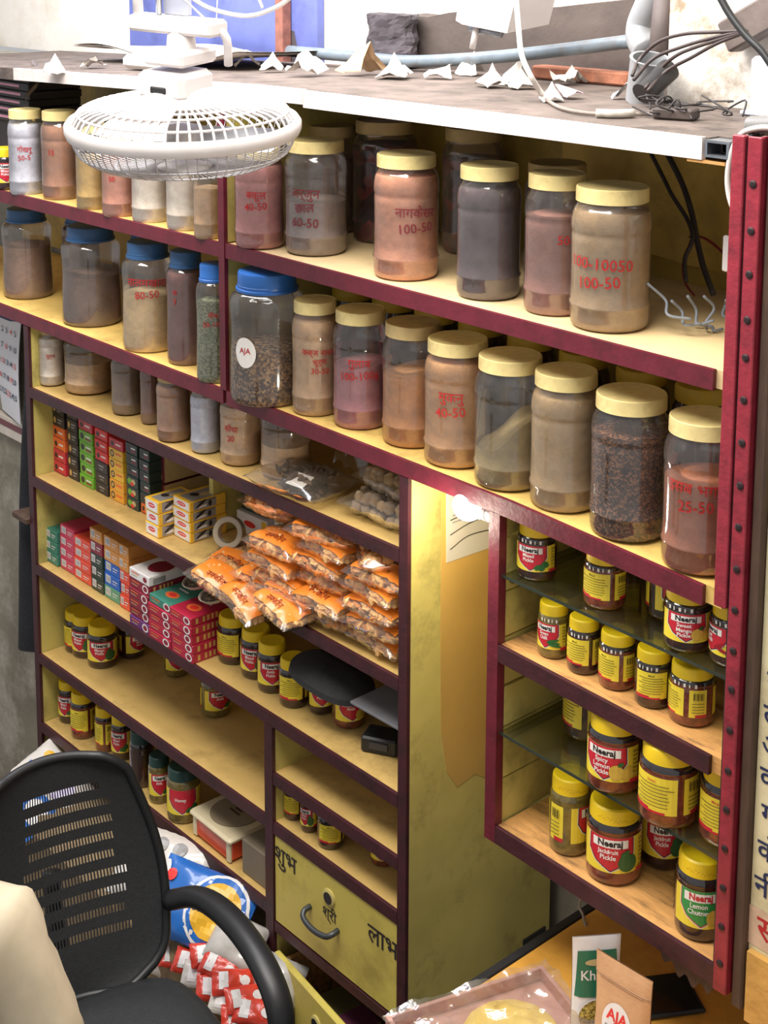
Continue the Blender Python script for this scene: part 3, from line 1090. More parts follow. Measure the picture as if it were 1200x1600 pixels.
def pickle_body(m):
    if ('b', m.name) in _pj:
        return _pj[('b', m.name)]
    mb = MB()
    mb.lathe([(.80 * RC, 0), (.92 * RC, .010 * HC), (.985 * RC, .05 * HC), (RC, .10 * HC), (RC, .60 * HC), (.995 * RC, .66 * HC), (.97 * RC, .70 * HC), (.985 * RC, .72 * HC)], 32, m, True, False)
    mb.lathe([(.985 * RC, .72 * HC), (.975 * RC, .755 * HC), (.93 * RC, .785 * HC), (.86 * RC, .80 * HC), (.84 * RC, .83 * HC)], 32, M_neck if m.name != 'olive_pickle_glass' else m, False, True)
    me = mb.mesh('jar_body', True, 50)
    _pj[('b', m.name)] = me
    return me


def pickle_lid(m):
    if ('l', m.name) in _pj:
        return _pj[('l', m.name)]
    mb = MB()
    lr = .90 * RC
    mb.lathe([(lr * .97, .795 * HC), (lr, .80 * HC), (lr, .835 * HC), (lr * .995, .94 * HC), (lr * .96, .982 * HC), (lr * .88, 1.0 * HC), (lr * .82, .995 * HC), (.001, .995 * HC)], 72, m, True, False,
             lambda r, z, i, k: r * (0.988 if (k % 2 and 2 <= i <= 3) else 1.0))
    me = mb.mesh('lid', True, 40)
    _pj[('l', m.name)] = me
    return me


def shield(cx, top, bot, w, k=1.0):
    h = top - bot
    return [(cx - w, top), (cx + w, top), (cx + w * 1.02, bot + h * .52), (cx + w * .7, bot + h * .26), (cx, bot), (cx - w * .7, bot + h * .26), (cx - w * 1.02, bot + h * .52)]


def pickle_label(kind, lines, fruit, brand=True, sh=None):
    key = ('p', kind, lines, fruit)
    if key in _pj:
        return _pj[key]
    R, H = RC, HC
    z0, z1 = .19 * H, .665 * H
    mb = MB()
    shm = sh or M_pred
    it = [(M_py, rect(-1.30 * R, z0, 1.30 * R, z1))]
    it.append((M_white, shield(-.10 * R, z1, z0 + .002 * H, .88 * R)))
    it.append((M_inkd if shm is M_pred else M_pred, shield(-.10 * R, z1, z0 + .015 * H, .85 * R)))
    it.append((shm, shield(-.10 * R, z1, z0 + .030 * H, .81 * R)))
    if brand:
        it.append((M_white, rect(-.78 * R, .525 * H, .52 * R, .635 * H)))
        it.append((M_inkd if shm is M_pred else M_pred, 'Neeraj', -.13 * R, .548 * H, .0132, 0.035))
    z = .450 * H
    for s in lines:
        it.append((M_white, s, -.20 * R, z, .0098 if len(s) < 8 else .0088, 0.02))
        z -= .080 * H
    fx, fz = .52 * R, .33 * H
    if fruit == 'gold':
        it += [(M_fruit_y, ellipse(fx - .16 * R, fz, .26 * R, .105 * H)), (M_fruit_y, ellipse(fx + .28 * R, fz - .02 * H, .26 * R, .10 * H)), (M_leaf, ellipse(fx, fz + .11 * H, .12 * R, .03 * H, 10, .4))]
    elif fruit == 'green':
        it += [(M_fruit_g, ellipse(fx, fz, .36 * R, .12 * H)), (M_leaf, ellipse(fx - .1 * R, fz + .13 * H, .2 * R, .03 * H, 10, .5))]
    elif fruit == 'leaves':
        it += [(M_leaf, ellipse(fx - .2 * R, fz - .05 * H, .22 * R, .05 * H, 12, .3)), (M_leaf, ellipse(fx + .15 * R, fz, .2 * R, .055 * H, 12, -.5)), (M_leaf, ellipse(fx, fz - .06 * H, .18 * R, .05 * H, 12, .9))]
    elif fruit == 'chilli':
        it += [(M_leaf, ellipse(fx - .1 * R, fz - .02 * H, .42 * R, .03 * H, 14, -.08)), (M_leaf, ellipse(fx, fz - .06 * H, .40 * R, .028 * H, 14, -.2)), (M_leaf, ellipse(fx - .1 * R, fz + .03 * H, .36 * R, .025 * H, 14, .1))]
    elif fruit == 'red':
        it += [(M_pchilli, ellipse(fx, fz - .03 * H, .34 * R, .03 * H, 14, -.3)), (M_pchilli, ellipse(fx - .1 * R, fz + .03 * H, .3 * R, .03 * H, 14, .5))]
    for k in range(6):
        zz = .60 * H - k * .055 * H
        it.append((M_ink, rect(.98 * R, zz, (1.24 - .05 * (k % 3)) * R, zz + .012 * H)))
    it.append((M_pred, rect(.85 * R, z0, 1.30 * R, z0 + .05 * H)))
    print_cyl(mb, it, R, 0.0003)
    # back label
    c = pi * R
    it = [(M_py, rect(c - 1.35 * R, z0, c + .45 * R, z1)), (M_py, rect(c + .68 * R, z0, c + 1.45 * R, z1)),
          (M_pred, rect(c - 1.35 * R, z0, c - .55 * R, z0 + .055 * H)), (M_pred, rect(c - .55 * R, z0, c + .05 * R, z0 + .03 * H)),
          (M_pred, rect(c + .95 * R, z0, c + 1.45 * R, z0 + .05 * H))]
    it.append((M_pred if kind == 'big' else M_ink, lines[0] if lines else 'Pickle', c - .45 * R, .595 * H, .0052, 0.01))
    rnd = random.Random(hash(kind) % 97 + len(lines))
    for k in range(7):
        zz = .555 * H - k * .045 * H
        a = c - (1.15 - .2 * (k % 2)) * R
        it.append((M_ink, rect(a, zz, c + (.05 + .3 * rnd.random()) * R, zz + .009 * H)))
    for k in range(9):
        a = c + .86 * R + k * .05 * R
        it.append((M_inkd, rect(a, .50 * H, a + (.018 + .02 * (k % 3 == 0)) * R, .62 * H)))
    for k in range(4):
        it.append((M_ink, rect(c + .8 * R, .44 * H - k * .05 * H, c + 1.3 * R, .45 * H - k * .05 * H)))
    print_cyl(mb, it, R, 0.0003)
    me = mb.mesh('label', True)
    _pj[key] = me
    return me


def neck_print():
    if 'n' in _pj:
        return _pj['n']
    mb = MB()
    its = []
    for k in range(5):
        a = (-.55 + .24 * k) * RC
        its.append((M_white, rect(a, .70 * HC, a + (.05 if k % 2 else .10) * RC, .762 * HC)))
    print_cyl(mb, its, RC * .99, 0.0006)
    _pj['n'] = mb.mesh('neck_code')
    return _pj['n']


def lid_code():
    if 'lc' in _pj:
        return _pj['lc']
    mb = MB()
    rnd = random.Random(4)
    its = []
    for k in range(26):
        a = (-.62 + .05 * k + rnd.uniform(-.01, .01)) * RC
        z = (.90 + rnd.uniform(-.022, .022) - .0012 * k) * HC
        its.append((M_pchilli if k < 10 else M_inkd, rect(a, z, a + .022 * RC, z + .008 * HC)))
    print_cyl(mb, its, RC * .90, .0006)
    _pj['lc'] = mb.mesh('lid_code')
    return _pj['lc']


def pickle(label, px, zs, turn=0, body=None, kind='small', lines=('Mixed', 'Pickle'), fruit='leaves', H=None, lid=None, sh=None, pos=None, group='pickle jars', neck=False, brand=True, name='pickle_jar'):
    if pos is None:
        x, y, R, h = jar_from_px(*px, zs)
        if group == 'pickle jars in the cabinet':
            R *= .92
            x = max(x, -3.423 + R) if x < -2.9 else x
        h = H or h
    else:
        x, y, R, h = pos
    t = thing(name, label, 'jar', (x, y, zs + 0.0006), face_cam(x, y) + radians(turn), group)
    sx, sz = R / RC, h / HC
    for nm, me in (('jar_body', pickle_body(body or M_dark)), ('lid', pickle_lid(lid or M_py_lid))):
        o = link(nm, me, t)
        o.scale = (sx, sx, sz)
    if lines is not None:
        o = link('label', pickle_label(kind, tuple(lines), fruit, brand, sh), t)
        o.scale = (sx, sx, sz)
    if kind == 'big' and zs < .7:
        o = link('lid_code', lid_code(), t)
        o.scale = (sx, sx, sz)
        o.rotation_euler = (0, 0, -radians(turn))
    if neck:
        o = link('printed_code', neck_print(), t)
        o.scale = (sx, sx, sz)
        o.rotation_euler = (0, 0, -radians(turn) - 0.3)
    return t


GR = 'pickle jars on the glass and plywood rack'
G1, C1, G2, C2 = 1.145, 1.0095, 0.841, 0.6595


def zlin(a, b, x):
    return a + (b - a) * (x + 1.702) / (1.702 - 1.214)


def rk(label, px, lev, **k):
    zl, zr = {1: (1.147, 1.140), 2: (1.015, 1.002), 3: (0.846, 0.835), 4: (0.662, 0.655)}[lev]
    if k.get('pos'):
        z = zlin(zl, zr, k['pos'][0])
    else:
        z = (zl + zr) / 2
        x = jar_from_px(*px, z)[0]
        z = zlin(zl, zr, x)
    pickle(label, px, z, group=GR, **k)


# upper glass shelf
rk('mixed pickle jar with red shield and green leaves, leftmost on the upper glass', (838, 62, 910, 812), 1, turn=-14, lines=('Mixed', 'Pickle'), fruit='leaves', neck=True, H=.100)
rk('dark pickle jar turned to its yellow back label on the upper glass', (944, 66, 955, 858), 1, turn=168, neck=True, body=M_redp, H=.098)
rk('mango pickle jar with red shield and golden fruit on the upper glass', (1072, 74, 1022, 912), 1, turn=4, lines=('Sweet', 'Mango', 'Pickle'), fruit='gold', neck=True, H=.100)
rk('chilli pickle jar half behind the iron post on the upper glass', (1131, 46, 1036, 938), 1, turn=-58, lines=('Red', 'Chilli'), fruit='red', neck=True, H=.097, pos=(-1.252, .055, .037, .097))
rk('pickle jar tucked behind the mango pickle jar on the upper glass', None, 1, pos=(-1.418, .105, .036, .098), turn=40, neck=True)
rk('pickle jar in the shadow right of the leaf label jar', None, 1, pos=(-1.645, .20, .036, .095), turn=150, body=M_redp)
rk('pickle jar at the back above the middle of the upper glass', None, 1, pos=(-1.575, .215, .036, .096), turn=170, body=M_redp)
rk('shaded pickle jar at the back behind the yellow back label jar', None, 1, pos=(-1.50, .20, .036, .096), turn=185, body=M_redp)
# plywood shelf
rk('green chilli pickle jar, leftmost on the plywood shelf', (864, 50, 1031, 930), 2, turn=-25, lines=('Green', 'Chilli'), fruit='chilli', body=M_olivep, neck=True, H=.098)
rk('pickle jar with plain yellow back label beside the green chilli jar', (911, 52, 1056, 952), 2, turn=172, neck=True, H=.097)
rk('pickle jar with yellow back label, third on the plywood shelf', (963, 58, 1081, 974), 2, turn=160, neck=True, body=M_redp, H=.097)
rk('black pickle jar with a green mark on its label, fourth on the plywood shelf', (1019, 58, 1109, 1003), 2, turn=200, neck=True, H=.097)
rk('reddish pickle jar showing its barcode, rightmost on the plywood shelf', (1079, 72, 1138, 1028), 2, turn=135, neck=True, body=M_redp, H=.099)
rk('pickle jar in shade behind the barcode jar on the plywood shelf', None, 2, pos=(-1.285, .16, .035, .095), turn=170, body=M_redp)
# lower glass shelf
rk('big pickle jar showing its barcode at the back of the lower glass', None, 3, pos=(-1.60, .125, .046, .135), turn=140, body=M_dark, kind='big')
rk('big lemon pickle jar with red shield and two lemons on the lower glass', (958, 84, 1243, 1103), 3, turn=-16, lines=('Spicy', 'Lemon', 'Pickle'), fruit='gold', kind='big', body=M_redp, H=.130)
rk('big pickle jar with full yellow back label, tallest on the lower glass', (1042, 92, 1297, 1146), 3, turn=172, kind='big', lines=('Sweet', 'Lemon'), body=M_redp, H=.133)
rk('big pickle jar against the iron post on the lower glass', None, 3, pos=(-1.252, .06, .045, .128), turn=182, kind='big', lines=('Mango',), body=M_redp)
# bottom plywood shelf
rk('olive pickle jar turned sideways, leftmost on the bottom plywood', (889, 64, 1340, 1185), 4, turn=78, body=M_olivep, kind='big', lines=('Mango', 'Pickle'), fruit='green', H=.142)
rk('jackfruit pickle jar with green fruit in front on the bottom plywood', (957, 86, 1386, 1230), 4, turn=0, kind='big', lines=('Jackfruit', 'Pickle'), fruit='green', body=M_redp, H=.138)
rk('jackfruit pickle jar behind the other jackfruit jar, under the glass', (1034, 68, 1362, 1230), 4, turn=10, kind='big', lines=('Jackfruit', 'Pickle'), fruit='green', H=.132)
rk('lemon chutney jar with green shield in the lower right corner', (1092, 80, 1474, 1312), 4, turn=8, kind='big', lines=('Lemon', 'Chutney'), fruit='gold', sh=M_pgreen, H=.138)

# ---- pickle jars in the cabinet
GCJ = 'pickle jars in the cabinet'
for (lb, px, zs, kw) in [
    ('pickle jar with yellow back label beside the maroon boxes', (366, 56, 1041, 942), .599, dict(turn=170, H=.112)),
    ('pickle jar with red shield and leaf, second from the maroon boxes', (401, 54, 1064, 966), .599, dict(turn=-15, lines=('Mixed', 'Pickle'), fruit='green', H=.112)),
    ('pickle jar with red and green label, third from the maroon boxes', (426, 52, 1086, 982), .599, dict(turn=5, lines=('Amla', 'Pickle'), fruit='red', H=.113)),
    ('pickle jar whose yellow lid is under the black cap brim', (459, 50, 1109, 1009), .5995, dict(turn=190, H=.108)),
    ('pickle jar with red shield and shaded lid behind the black cap', (502, 44, 1119, 1022), .5995, dict(turn=10, lines=('Dry Fruit', 'Pickle'), fruit='red', H=.104)),
    ('brown pickle jar with black lid at the right end of the cap shelf', (545, 54, 1142, 1050), .5998, dict(turn=20, lines=('Amla',), fruit='gold', body=M_redp, lid=M_black, H=.102)),
    ('pickle jar with yellow lid, leftmost of three in the left corner', (112, 48, 1015, 933), .3395, dict(turn=160, H=.115)),
    ('pickle jar with yellow lid, middle of three in the left corner', (136, 49, 1031, 947), .3405, dict(turn=-25, lines=('Mixed', 'Pickle'), fruit='green', H=.115)),
    ('pickle jar with green fruit label, front of three in the left corner', (161, 51, 1047, 962), .342, dict(turn=0, lines=('Mango', 'Pickle'), fruit='green', H=.115)),
    ('pickle jar standing behind the three left corner jars', (206, 44, 1032, 950), .342, dict(turn=50, H=.10)),
]:
    pickle(lb, px, zs, group=GCJ, **kw)
pickle('small dark jar with torn label far back on the wide empty shelf', (275, 40, 1060, 985), .3455, group=GCJ, turn=20, lines=('Amla',), fruit='leaves', body=M_olivep, lid=M_lid_green, H=.105)
pickle('dark green lidded jar at the back near the middle of the empty shelf', (337, 50, 1124, 1040), .3465, group=GCJ, turn=30, lines=('Amla',), fruit='leaves', body=M_olivep, lid=M_lid_green, H=.108)
pickle('pickle jar half hidden by the maroon divider on the wide empty shelf', None, .350, pos=(-2.448, .10, .034, .112), turn=30, group=GCJ)
for (lb, px, zs, kw) in [
    ('pickle jar with red label in the far left of the bottom shelf', (104, 36, 1128, 1040), .138, dict(turn=-20, H=.118)),
    ('tall pickle jar with yellow back label on the bottom shelf', (131, 42, 1157, 1062), .138, dict(turn=175, H=.125, body=M_redp)),
    ('pickle jar with barcode on the bottom shelf', (166, 36, 1177, 1088), .139, dict(turn=140, H=.12, body=M_redp)),
    ('pickle jar with red shield on the bottom shelf', (192, 38, 1190, 1100), .139, dict(turn=-20, H=.12)),
    ('tall plain brown jar on the bottom shelf', (223, 42, 1233, 1120), .140, dict(lines=None, H=.145, body=M_dark, lid=M_lid_green)),
    ('jar with orange and green label beside the plain brown jar', (250, 38, 1258, 1170), .140, dict(turn=10, H=.12, body=M_olivep, lid=M_lid_green, lines=('Amla',), fruit='leaves')),
    ('large jar with dark green lid and orange label at the bottom shelf front', (288, 58, 1290, 1178), .1405, dict(turn=0, H=.135, body=M_olivep, lid=M_lid_green, lines=('Honey',), fruit='leaves', kind='honey', brand=False)),
]:
    pickle(lb, px, zs, group=GCJ, **kw)
for (lb, px, kw) in [
    ('small yellow label jar, leftmost of three above the drawer', (459, 34, 1284, 1215), dict(turn=185, H=.085)),
    ('small jar with green fruit label, middle of three above the drawer', (484, 32, 1303, 1232), dict(turn=-25, H=.085, fruit='green')),
    ('small jar with yellow label, front of three above the drawer', (517, 46, 1330, 1255), dict(turn=200, H=.085)),
    ('small brown jar at the back right above the drawer', (598, 42, 1357, 1290), dict(lines=('Amla',), turn=0, H=.08, body=M_redp)),
]:
    pickle(lb, px, .3475, group=GCJ, **kw)
# ================================================================== CARTONS
def cmat(rgb, rough=0.42):
    return mat('card_%d_%d_%d' % rgb, rgb, rough, 0.06, 40, coat=0.15)


K_blk, K_org, K_red, K_grn = cmat((44, 38, 40)), cmat((232, 110, 52)), cmat((198, 52, 62)), cmat((112, 176, 50))
K_yel, K_yor, K_dgr, K_mar = cmat((240, 190, 56)), cmat((236, 168, 58)), cmat((40, 58, 56)), cmat((104, 30, 42))
K_scar, K_teal, K_pink, K_coral = cmat((222, 50, 46)), cmat((62, 130, 112)), cmat((206, 62, 92)), cmat((232, 82, 60))
K_dkgr, K_blue, K_amber, K_wine = cmat((44, 62, 54)), cmat((44, 104, 196)), cmat((220, 150, 72)), cmat((138, 34, 54))
K_crim, K_purp, K_white, K_kraft = cmat((178, 34, 62)), cmat((104, 50, 110)), cmat((232, 228, 226)), cmat((176, 150, 112))
K_gold, K_grey, K_tan = cmat((206, 164, 92)), cmat((150, 148, 146)), cmat((196, 176, 128))
K_ltgreen = cmat((96, 160, 128))
_cart = {}


def carton_mesh(key, w, d, h, base, front=(), right=(), top=(), side_m=None, top_m=None):
    if key in _cart:
        return _cart[key]
    mb = MB()
    mb.box((0, 0, 0), (w, d, h), base, 0.0012)
    if side_m:
        right = [(side_m, rect(.002, .002, d - .002, h - .002))] + list(right)
    if top_m:
        top = [(top_m, rect(.002, .002, w - .002, d - .002))] + list(top)
    if front:
        print_flat(mb, front, (0, 0, 0), (1, 0, 0), (0, 0, 1), 0.0002)
    if right:
        print_flat(mb, right, (w, 0, 0), (0, 1, 0), (0, 0, 1), 0.0002)
    if top:
        print_flat(mb, top, (0, 0, h), (1, 0, 0), (0, 1, 0), 0.0002)
    _cart[key] = mb.mesh('carton')
    return _cart[key]


def tea_front(w, h, style):
    it = []
    if style == 'gold':
        it = [(K_gold, ellipse(w * .22, h * .5, w * .11, h * .28, 12)), (K_grey, rect(w * .45, h * .55, w * .85, h * .68)), (K_grey, rect(w * .45, h * .32, w * .75, h * .42))]
    elif style == 'plain':
        it = [(K_blk, ellipse(w * .25, h * .5, w * .12, h * .25, 10)), (K_white, rect(w * .48, h * .45, w * .85, h * .6)), (K_wine, rect(w * .05, h * .08, w * .9, h * .14))]
    elif style == 'leaf':
        it = [(K_blk, ellipse(w * .25, h * .5, w * .14, h * .3, 10)), (K_white, rect(w * .48, h * .52, w * .85, h * .66)), (K_wine, rect(w * .48, h * .25, w * .9, h * .42))]
    elif style == 'ring':
        it = [(K_blk, ellipse(w * .24, h * .5, w * .15, h * .36, 14)), (K_gold, ellipse(w * .24, h * .5, w * .09, h * .22, 12)), (K_org, rect(w * .48, h * .5, w * .92, h * .7))]
    elif style == 'words':
        it = [(K_grey, rect(w * .3, h * .55, w * .72, h * .68)), (K_grey, rect(w * .38, h * .3, w * .66, h * .38))]
    elif style == 'photo':
        it = [(K_grn, ellipse(w * .3, h * .5, w * .2, h * .3, 10)), (K_tan, ellipse(w * .62, h * .55, w * .18, h * .26, 10)), (K_scar, ellipse(w * .5, h * .3, w * .16, h * .18, 10))]
    elif style == 'barcode':
        it = [(K_white, rect(w * .10, h * .28, w * .42, h * .88))]
        it += [(K_grey, rect(w * (.13 + .055 * i), h * .36, w * (.155 + .055 * i), h * .8)) for i in range(5)]
        it += [(K_white, rect(w * .56, h * .58, w * .9, h * .66)), (K_white, rect(w * .56, h * .38, w * .82, h * .44))]
    elif style == 'disc':
        it = [(K_white, ellipse(w * .80, h * .48, w * .15, h * .42, 16)), (K_wine, ellipse(w * .80, h * .48, w * .10, h * .28, 14)), (K_org, rect(w * .12, h * .6, w * .5, h * .72)), (K_tan, rect(w * .12, h * .32, w * .42, h * .4))]
    return it


def column(pxl, pxr, zs, n, pytop, designs, depthm, what, cat, group, yoff=0.0, jit=0.0015):
    P, Q = at(pxl[0], pxl[1], Z=zs), at(pxr[0], pxr[1], Z=zs)
    y = (P.y + Q.y) / 2 + yoff
    w = Q.x - P.x - 0.0015
    zt = at(pxl[0], pytop, Y=y).z
    h = (zt - zs) / n
    hm = h - 0.0008
    rows = []
    for i, (nm, base, style) in enumerate(designs):
        me = carton_mesh((round(w, 4), round(h, 4), nm, style, base.name), w, depthm, hm, base, tea_front(w, hm, style))
        o = link('tea_carton' if cat == 'box' else cat, me, None, (P.x + random.uniform(-jit, jit), y + random.uniform(-jit, jit), zs + 0.0004 + i * h))
        rows.append((nm, o))
    for i, (nm, o) in enumerate(rows):
        tag(o, '%s, %s in %s' % (nm, ordinal(i, n), what), 'box', group)
    return P.x, w, y, h


def B(nm, base, style='plain'):
    return (nm, base, style)


GT = 'tea cartons stacked on the upper box shelf'
Z2 = 0.8465
tb = 'small '
column((83, 736), (105, 745), Z2, 6, 627, [B('crimson carton', K_red)] * 2 + [B('orange carton', K_org)] * 2 + [B('black gold dot carton', K_blk, 'gold')] * 2, .16, 'the leftmost column', 'box', GT)
column((106, 746), (124, 754), Z2, 6, 634, [B('black gold dot carton', K_blk, 'gold')] * 6, .16, 'the all black column', 'box', GT)
column((125, 755), (148, 766), Z2, 6, 653, [B('green carton', K_grn, 'leaf')] * 5 + [B('red carton', K_red)], .16, 'the green column', 'box', GT)
column((149, 767), (170, 777), Z2, 6, 668, [B('black carton', K_blk, 'words')] * 3 + [B('red carton', K_scar)] * 3, .16, 'the red over black column', 'box', GT)
column((171, 778), (195, 789), Z2, 6, 682, [B('orange fruit carton', K_yor, 'ring')] * 2 + [B('yellow carton', K_yel, 'ring')] * 3 + [B('red carton', K_red)], .16, 'the yellow column', 'box', GT)
column((197, 791), (218, 800), Z2, 6, 690, [B('photo printed dark carton', K_dgr, 'photo')] * 3 + [B('dark green carton', K_dgr, 'leaf')] * 3, .16, 'the dark green column beside the yellow one', 'box', GT)
column((219, 801), (236, 809), Z2, 6, 700, [B('orange carton', K_org)] * 1 + [B('dark green carton', K_dgr, 'leaf')] * 5, .16, 'the dark green column beside the maroon cartons', 'box', GT)

# upright maroon cartons
P = at(238, 790, Z=Z2)
for lev, z in enumerate((Z2, Z2 + .080)):
    for k in range(2):
        me = carton_mesh(('maroon', k), .030, .17, .078, K_mar, [(K_white, rect(.011, .03, .015, .07)), (K_gold, ellipse(.014, .016, .008, .010, 12)), (K_mar, ellipse(.014, .018, .005, .007, 10))], side_m=K_tan if k else None)
        o = link('upright_carton', me, None, (P.x + .012 + .0315 * k, .108 + .002 * lev, z + .0004 + .0006 * lev))
        tag(o, '%s maroon upright carton, %s of its pair behind the white soap boxes' % ('upper' if lev else 'lower', 'right' if k else 'left'), 'box', 'maroon upright cartons')
me = carton_mesh('kraftbox', .11, .15, .030, K_mar, side_m=K_tan, top_m=K_tan)

# white boxes with a red oval
def soap_stack(pxl, pxr, n, pytop, what):
    P, Q = at(pxl[0], pxl[1], Z=Z2), at(pxr[0], pxr[1], Z=Z2)
    w = Q.x - P.x
    zt = at(pxl[0], pytop, Y=P.y).z
    h = (zt - Z2) / n
    d = .105
    fr = [(K_white, rect(.004, .002, w - .004, h - .003)), (K_scar, ellipse(w * .5, h * .52, w * .26, h * .2, 18)), (K_white, rect(w * .32, h * .49, w * .68, h * .56))]
    rt = [(K_grey, rect(d * .10, h * .08, d * .72, h * .9)), (K_white, rect(d * .2, h * .2, d * .45, h * .45)), (K_blk, ellipse(d * .3, h * .6, d * .16, h * .16, 12, .5)), (K_blk, ellipse(d * .55, h * .45, d * .05, h * .3, 10)), (K_blk, rect(d * .2, h * .8, d * .7, h * .86))]
    me = carton_mesh(('soap', n), w, d, h - .0008, K_yel, fr, rt, [(K_grey, rect(.012, .01, w - .006, d - .01)), (K_blk, ellipse(w * .45, d * .4, w * .2, d * .1, 14, .6)), (K_tan, ellipse(w * .6, d * .6, w * .15, d * .16, 12))])
    for i in range(n):
        o = link('soap_carton', me, None, (P.x + random.uniform(-.001, .001), P.y + random.uniform(-.0015, .0015), Z2 + .0004 + h * i))
        tag(o, 'carton with red oval, %s in %s' % (ordinal(i, n), what), 'box', 'white and yellow soap cartons')


soap_stack((228, 831), (256, 840), 3, 776, 'the white stack of three')
soap_stack((271, 836), (297, 850), 4, 774, 'the white stack of four')

# boxes on the next shelf down
GL = 'cartons stacked on the lower box shelf'
Z3 = 0.5985
column((70, 875), (93, 885), Z3, 3, 822, [B('teal green carton', K_teal, 'barcode')] * 3, .13, 'the leftmost stack of the lower box shelf', 'box', GL)
column((94, 886), (118, 899), Z3, 4, 818, [B('pink red carton', K_pink, 'barcode')] * 4, .13, 'the pink stack', 'box', GL)
column((119, 900), (140, 918), Z3, 4, 838, [B('coral carton', K_coral, 'barcode')] * 4, .13, 'the coral stack', 'box', GL)
column((142, 919), (164, 930), Z3, 5, 823, [B('dark green carton', K_dkgr, 'barcode')] * 3 + [B('wine carton', K_wine, 'barcode')] + [B('amber carton', K_amber, 'barcode')], .13, 'the mixed stack right of the coral one', 'box', GL)
column((165, 931), (188, 946), Z3, 5, 836, [B('light green carton', K_ltgreen, 'barcode')] + [B('blue carton', K_blue, 'barcode')] * 2 + [B('amber carton', K_amber, 'barcode')] * 2, .13, 'the stack with two blue boxes', 'box', GL)
column((189, 947), (203, 957), Z3, 5, 850, [B('coral carton', K_coral, 'barcode')] * 3 + [B('amber carton', K_amber, 'barcode')] * 2, .13, 'the narrow stack beside the wine boxes', 'box', GL)
# wine red stacks, boxes seen end-on with a white disc
def big_stack(pxl, pxr, n, pytop, base_list, what, d, topm=None):
    P, Q = at(pxl[0], pxl[1], Z=Z3), at(pxr[0], pxr[1], Z=Z3)
    w = Q.x - P.x
    zt = at(pxl[0], pytop, Y=P.y).z
    h = (zt - Z3) / n
    for i in range(n):
        nm, base = base_list[i]
        fr = tea_front(w, h, 'disc')
        rt = [(K_gold, rect(d * (.1 + .09 * j), h * .2, d * (.15 + .09 * j), h * .8)) for j in (0, 1.6, 2.6, 3.6, 4.6)]
        tp = [(K_org, ellipse(w * .5, d * .3, w * .24, d * .12, 16)), (K_scar, ellipse(w * .5, d * .3, w * .14, d * .07, 14)), (K_white, rect(w * .3, d * .55, w * .7, d * .6))]
        me = carton_mesh(('disc', what, base.name), w, d, h - .0008, base, fr, rt if base is not K_white else [(K_grey, rect(d * .1, h * .1, d * .4, h * .7))], tp if base is not K_white else [(K_wine, ellipse(w * .6, d * .5, w * .35, d * .3, 16))])
        o = link('spice_carton', me, None, (P.x + random.uniform(-.002, .002), P.y + random.uniform(-.002, .002), Z3 + .0004 + h * i))
        tag(o, '%s, %s in %s' % (nm, ordinal(i, n), what), 'box', 'round emblem cartons')


big_stack((203, 973), (232, 993), 6, 886, [('purple carton', K_purp)] + [('wine carton', K_wine)] * 4 + [('white carton', K_white)], 'the stack topped by a white box', .12)
big_stack((233, 994), (266, 1016), 5, 927, [('crimson carton', K_crim)] * 4 + [('teal carton', K_teal)], 'the stack topped by a teal box', .12)
big_stack((267, 1017), (302, 1038), 5, 948, [('crimson carton', K_crim)] * 5, 'the all crimson stack', .135)

# loose boxes on top at the back left
for (nm, lb, px, z, w, d, h, m, rz) in [
    ('plastic_box', 'pinkish clear plastic box lying on the cartons at the left', (100, 818), .715, .15, .10, .034, mat('pink_plastic_box', (222, 120, 112), .35, .1, coat=.4), .25),
    ('carton', 'teal carton lying on the pink plastic box', (98, 800), .751, .12, .09, .030, K_teal, .35),
    ('carton', 'wine carton lying behind the coral stack', (128, 835), .715, .11, .10, .030, K_wine, .15),
    ('carton', 'amber carton lying behind the blue boxes', (190, 868), .705, .10, .10, .032, K_amber, .2),
]:
    p = at(px[0], px[1], Z=z)
    me = carton_mesh((lb,), w, d, h, m, tea_front(w, h, 'barcode'), [(K_grey, rect(d * .1, h * .2, d * .4, h * .8))])
    o = link(nm, me, None, (p.x - w * .4, max(p.y, .17), z), rz)
    tag(o, lb, 'box')
# shallow round dishes of dark seeds leaning on the crimson boxes
for k, (px, py) in enumerate(((302, 910), (328, 932))):
    p = at(px, py, Z=Z3 + .165)
    t = thing('round_dish', ('left', 'right')[k] + ' of two round clear dishes of dark seeds by the crimson boxes', 'dish', (p.x, p.y + .02, Z3 + .158), 0, 'round dishes of seeds', rot=(.25, -.1, 0))
    mb = MB()
    mb.lathe([(.020, 0), (.034, .002), (.040, .010), (.042, .012), (.039, .012), (.033, .004), (.001, .003)], 28, mat('cream_plastic_rim', (196, 186, 168), .35, .1), True, False)
    mb.build('dish', t, smooth=True, angle=40)
    mb = MB()
    mb.lathe([(.036, .008), (.02, .011), (.001, .012)], 24, speckle('dark_seeds', (40, 32, 26), (92, 74, 54), (136, 116, 84), 320), True, False)
    mb.build('seeds', t, smooth=True)

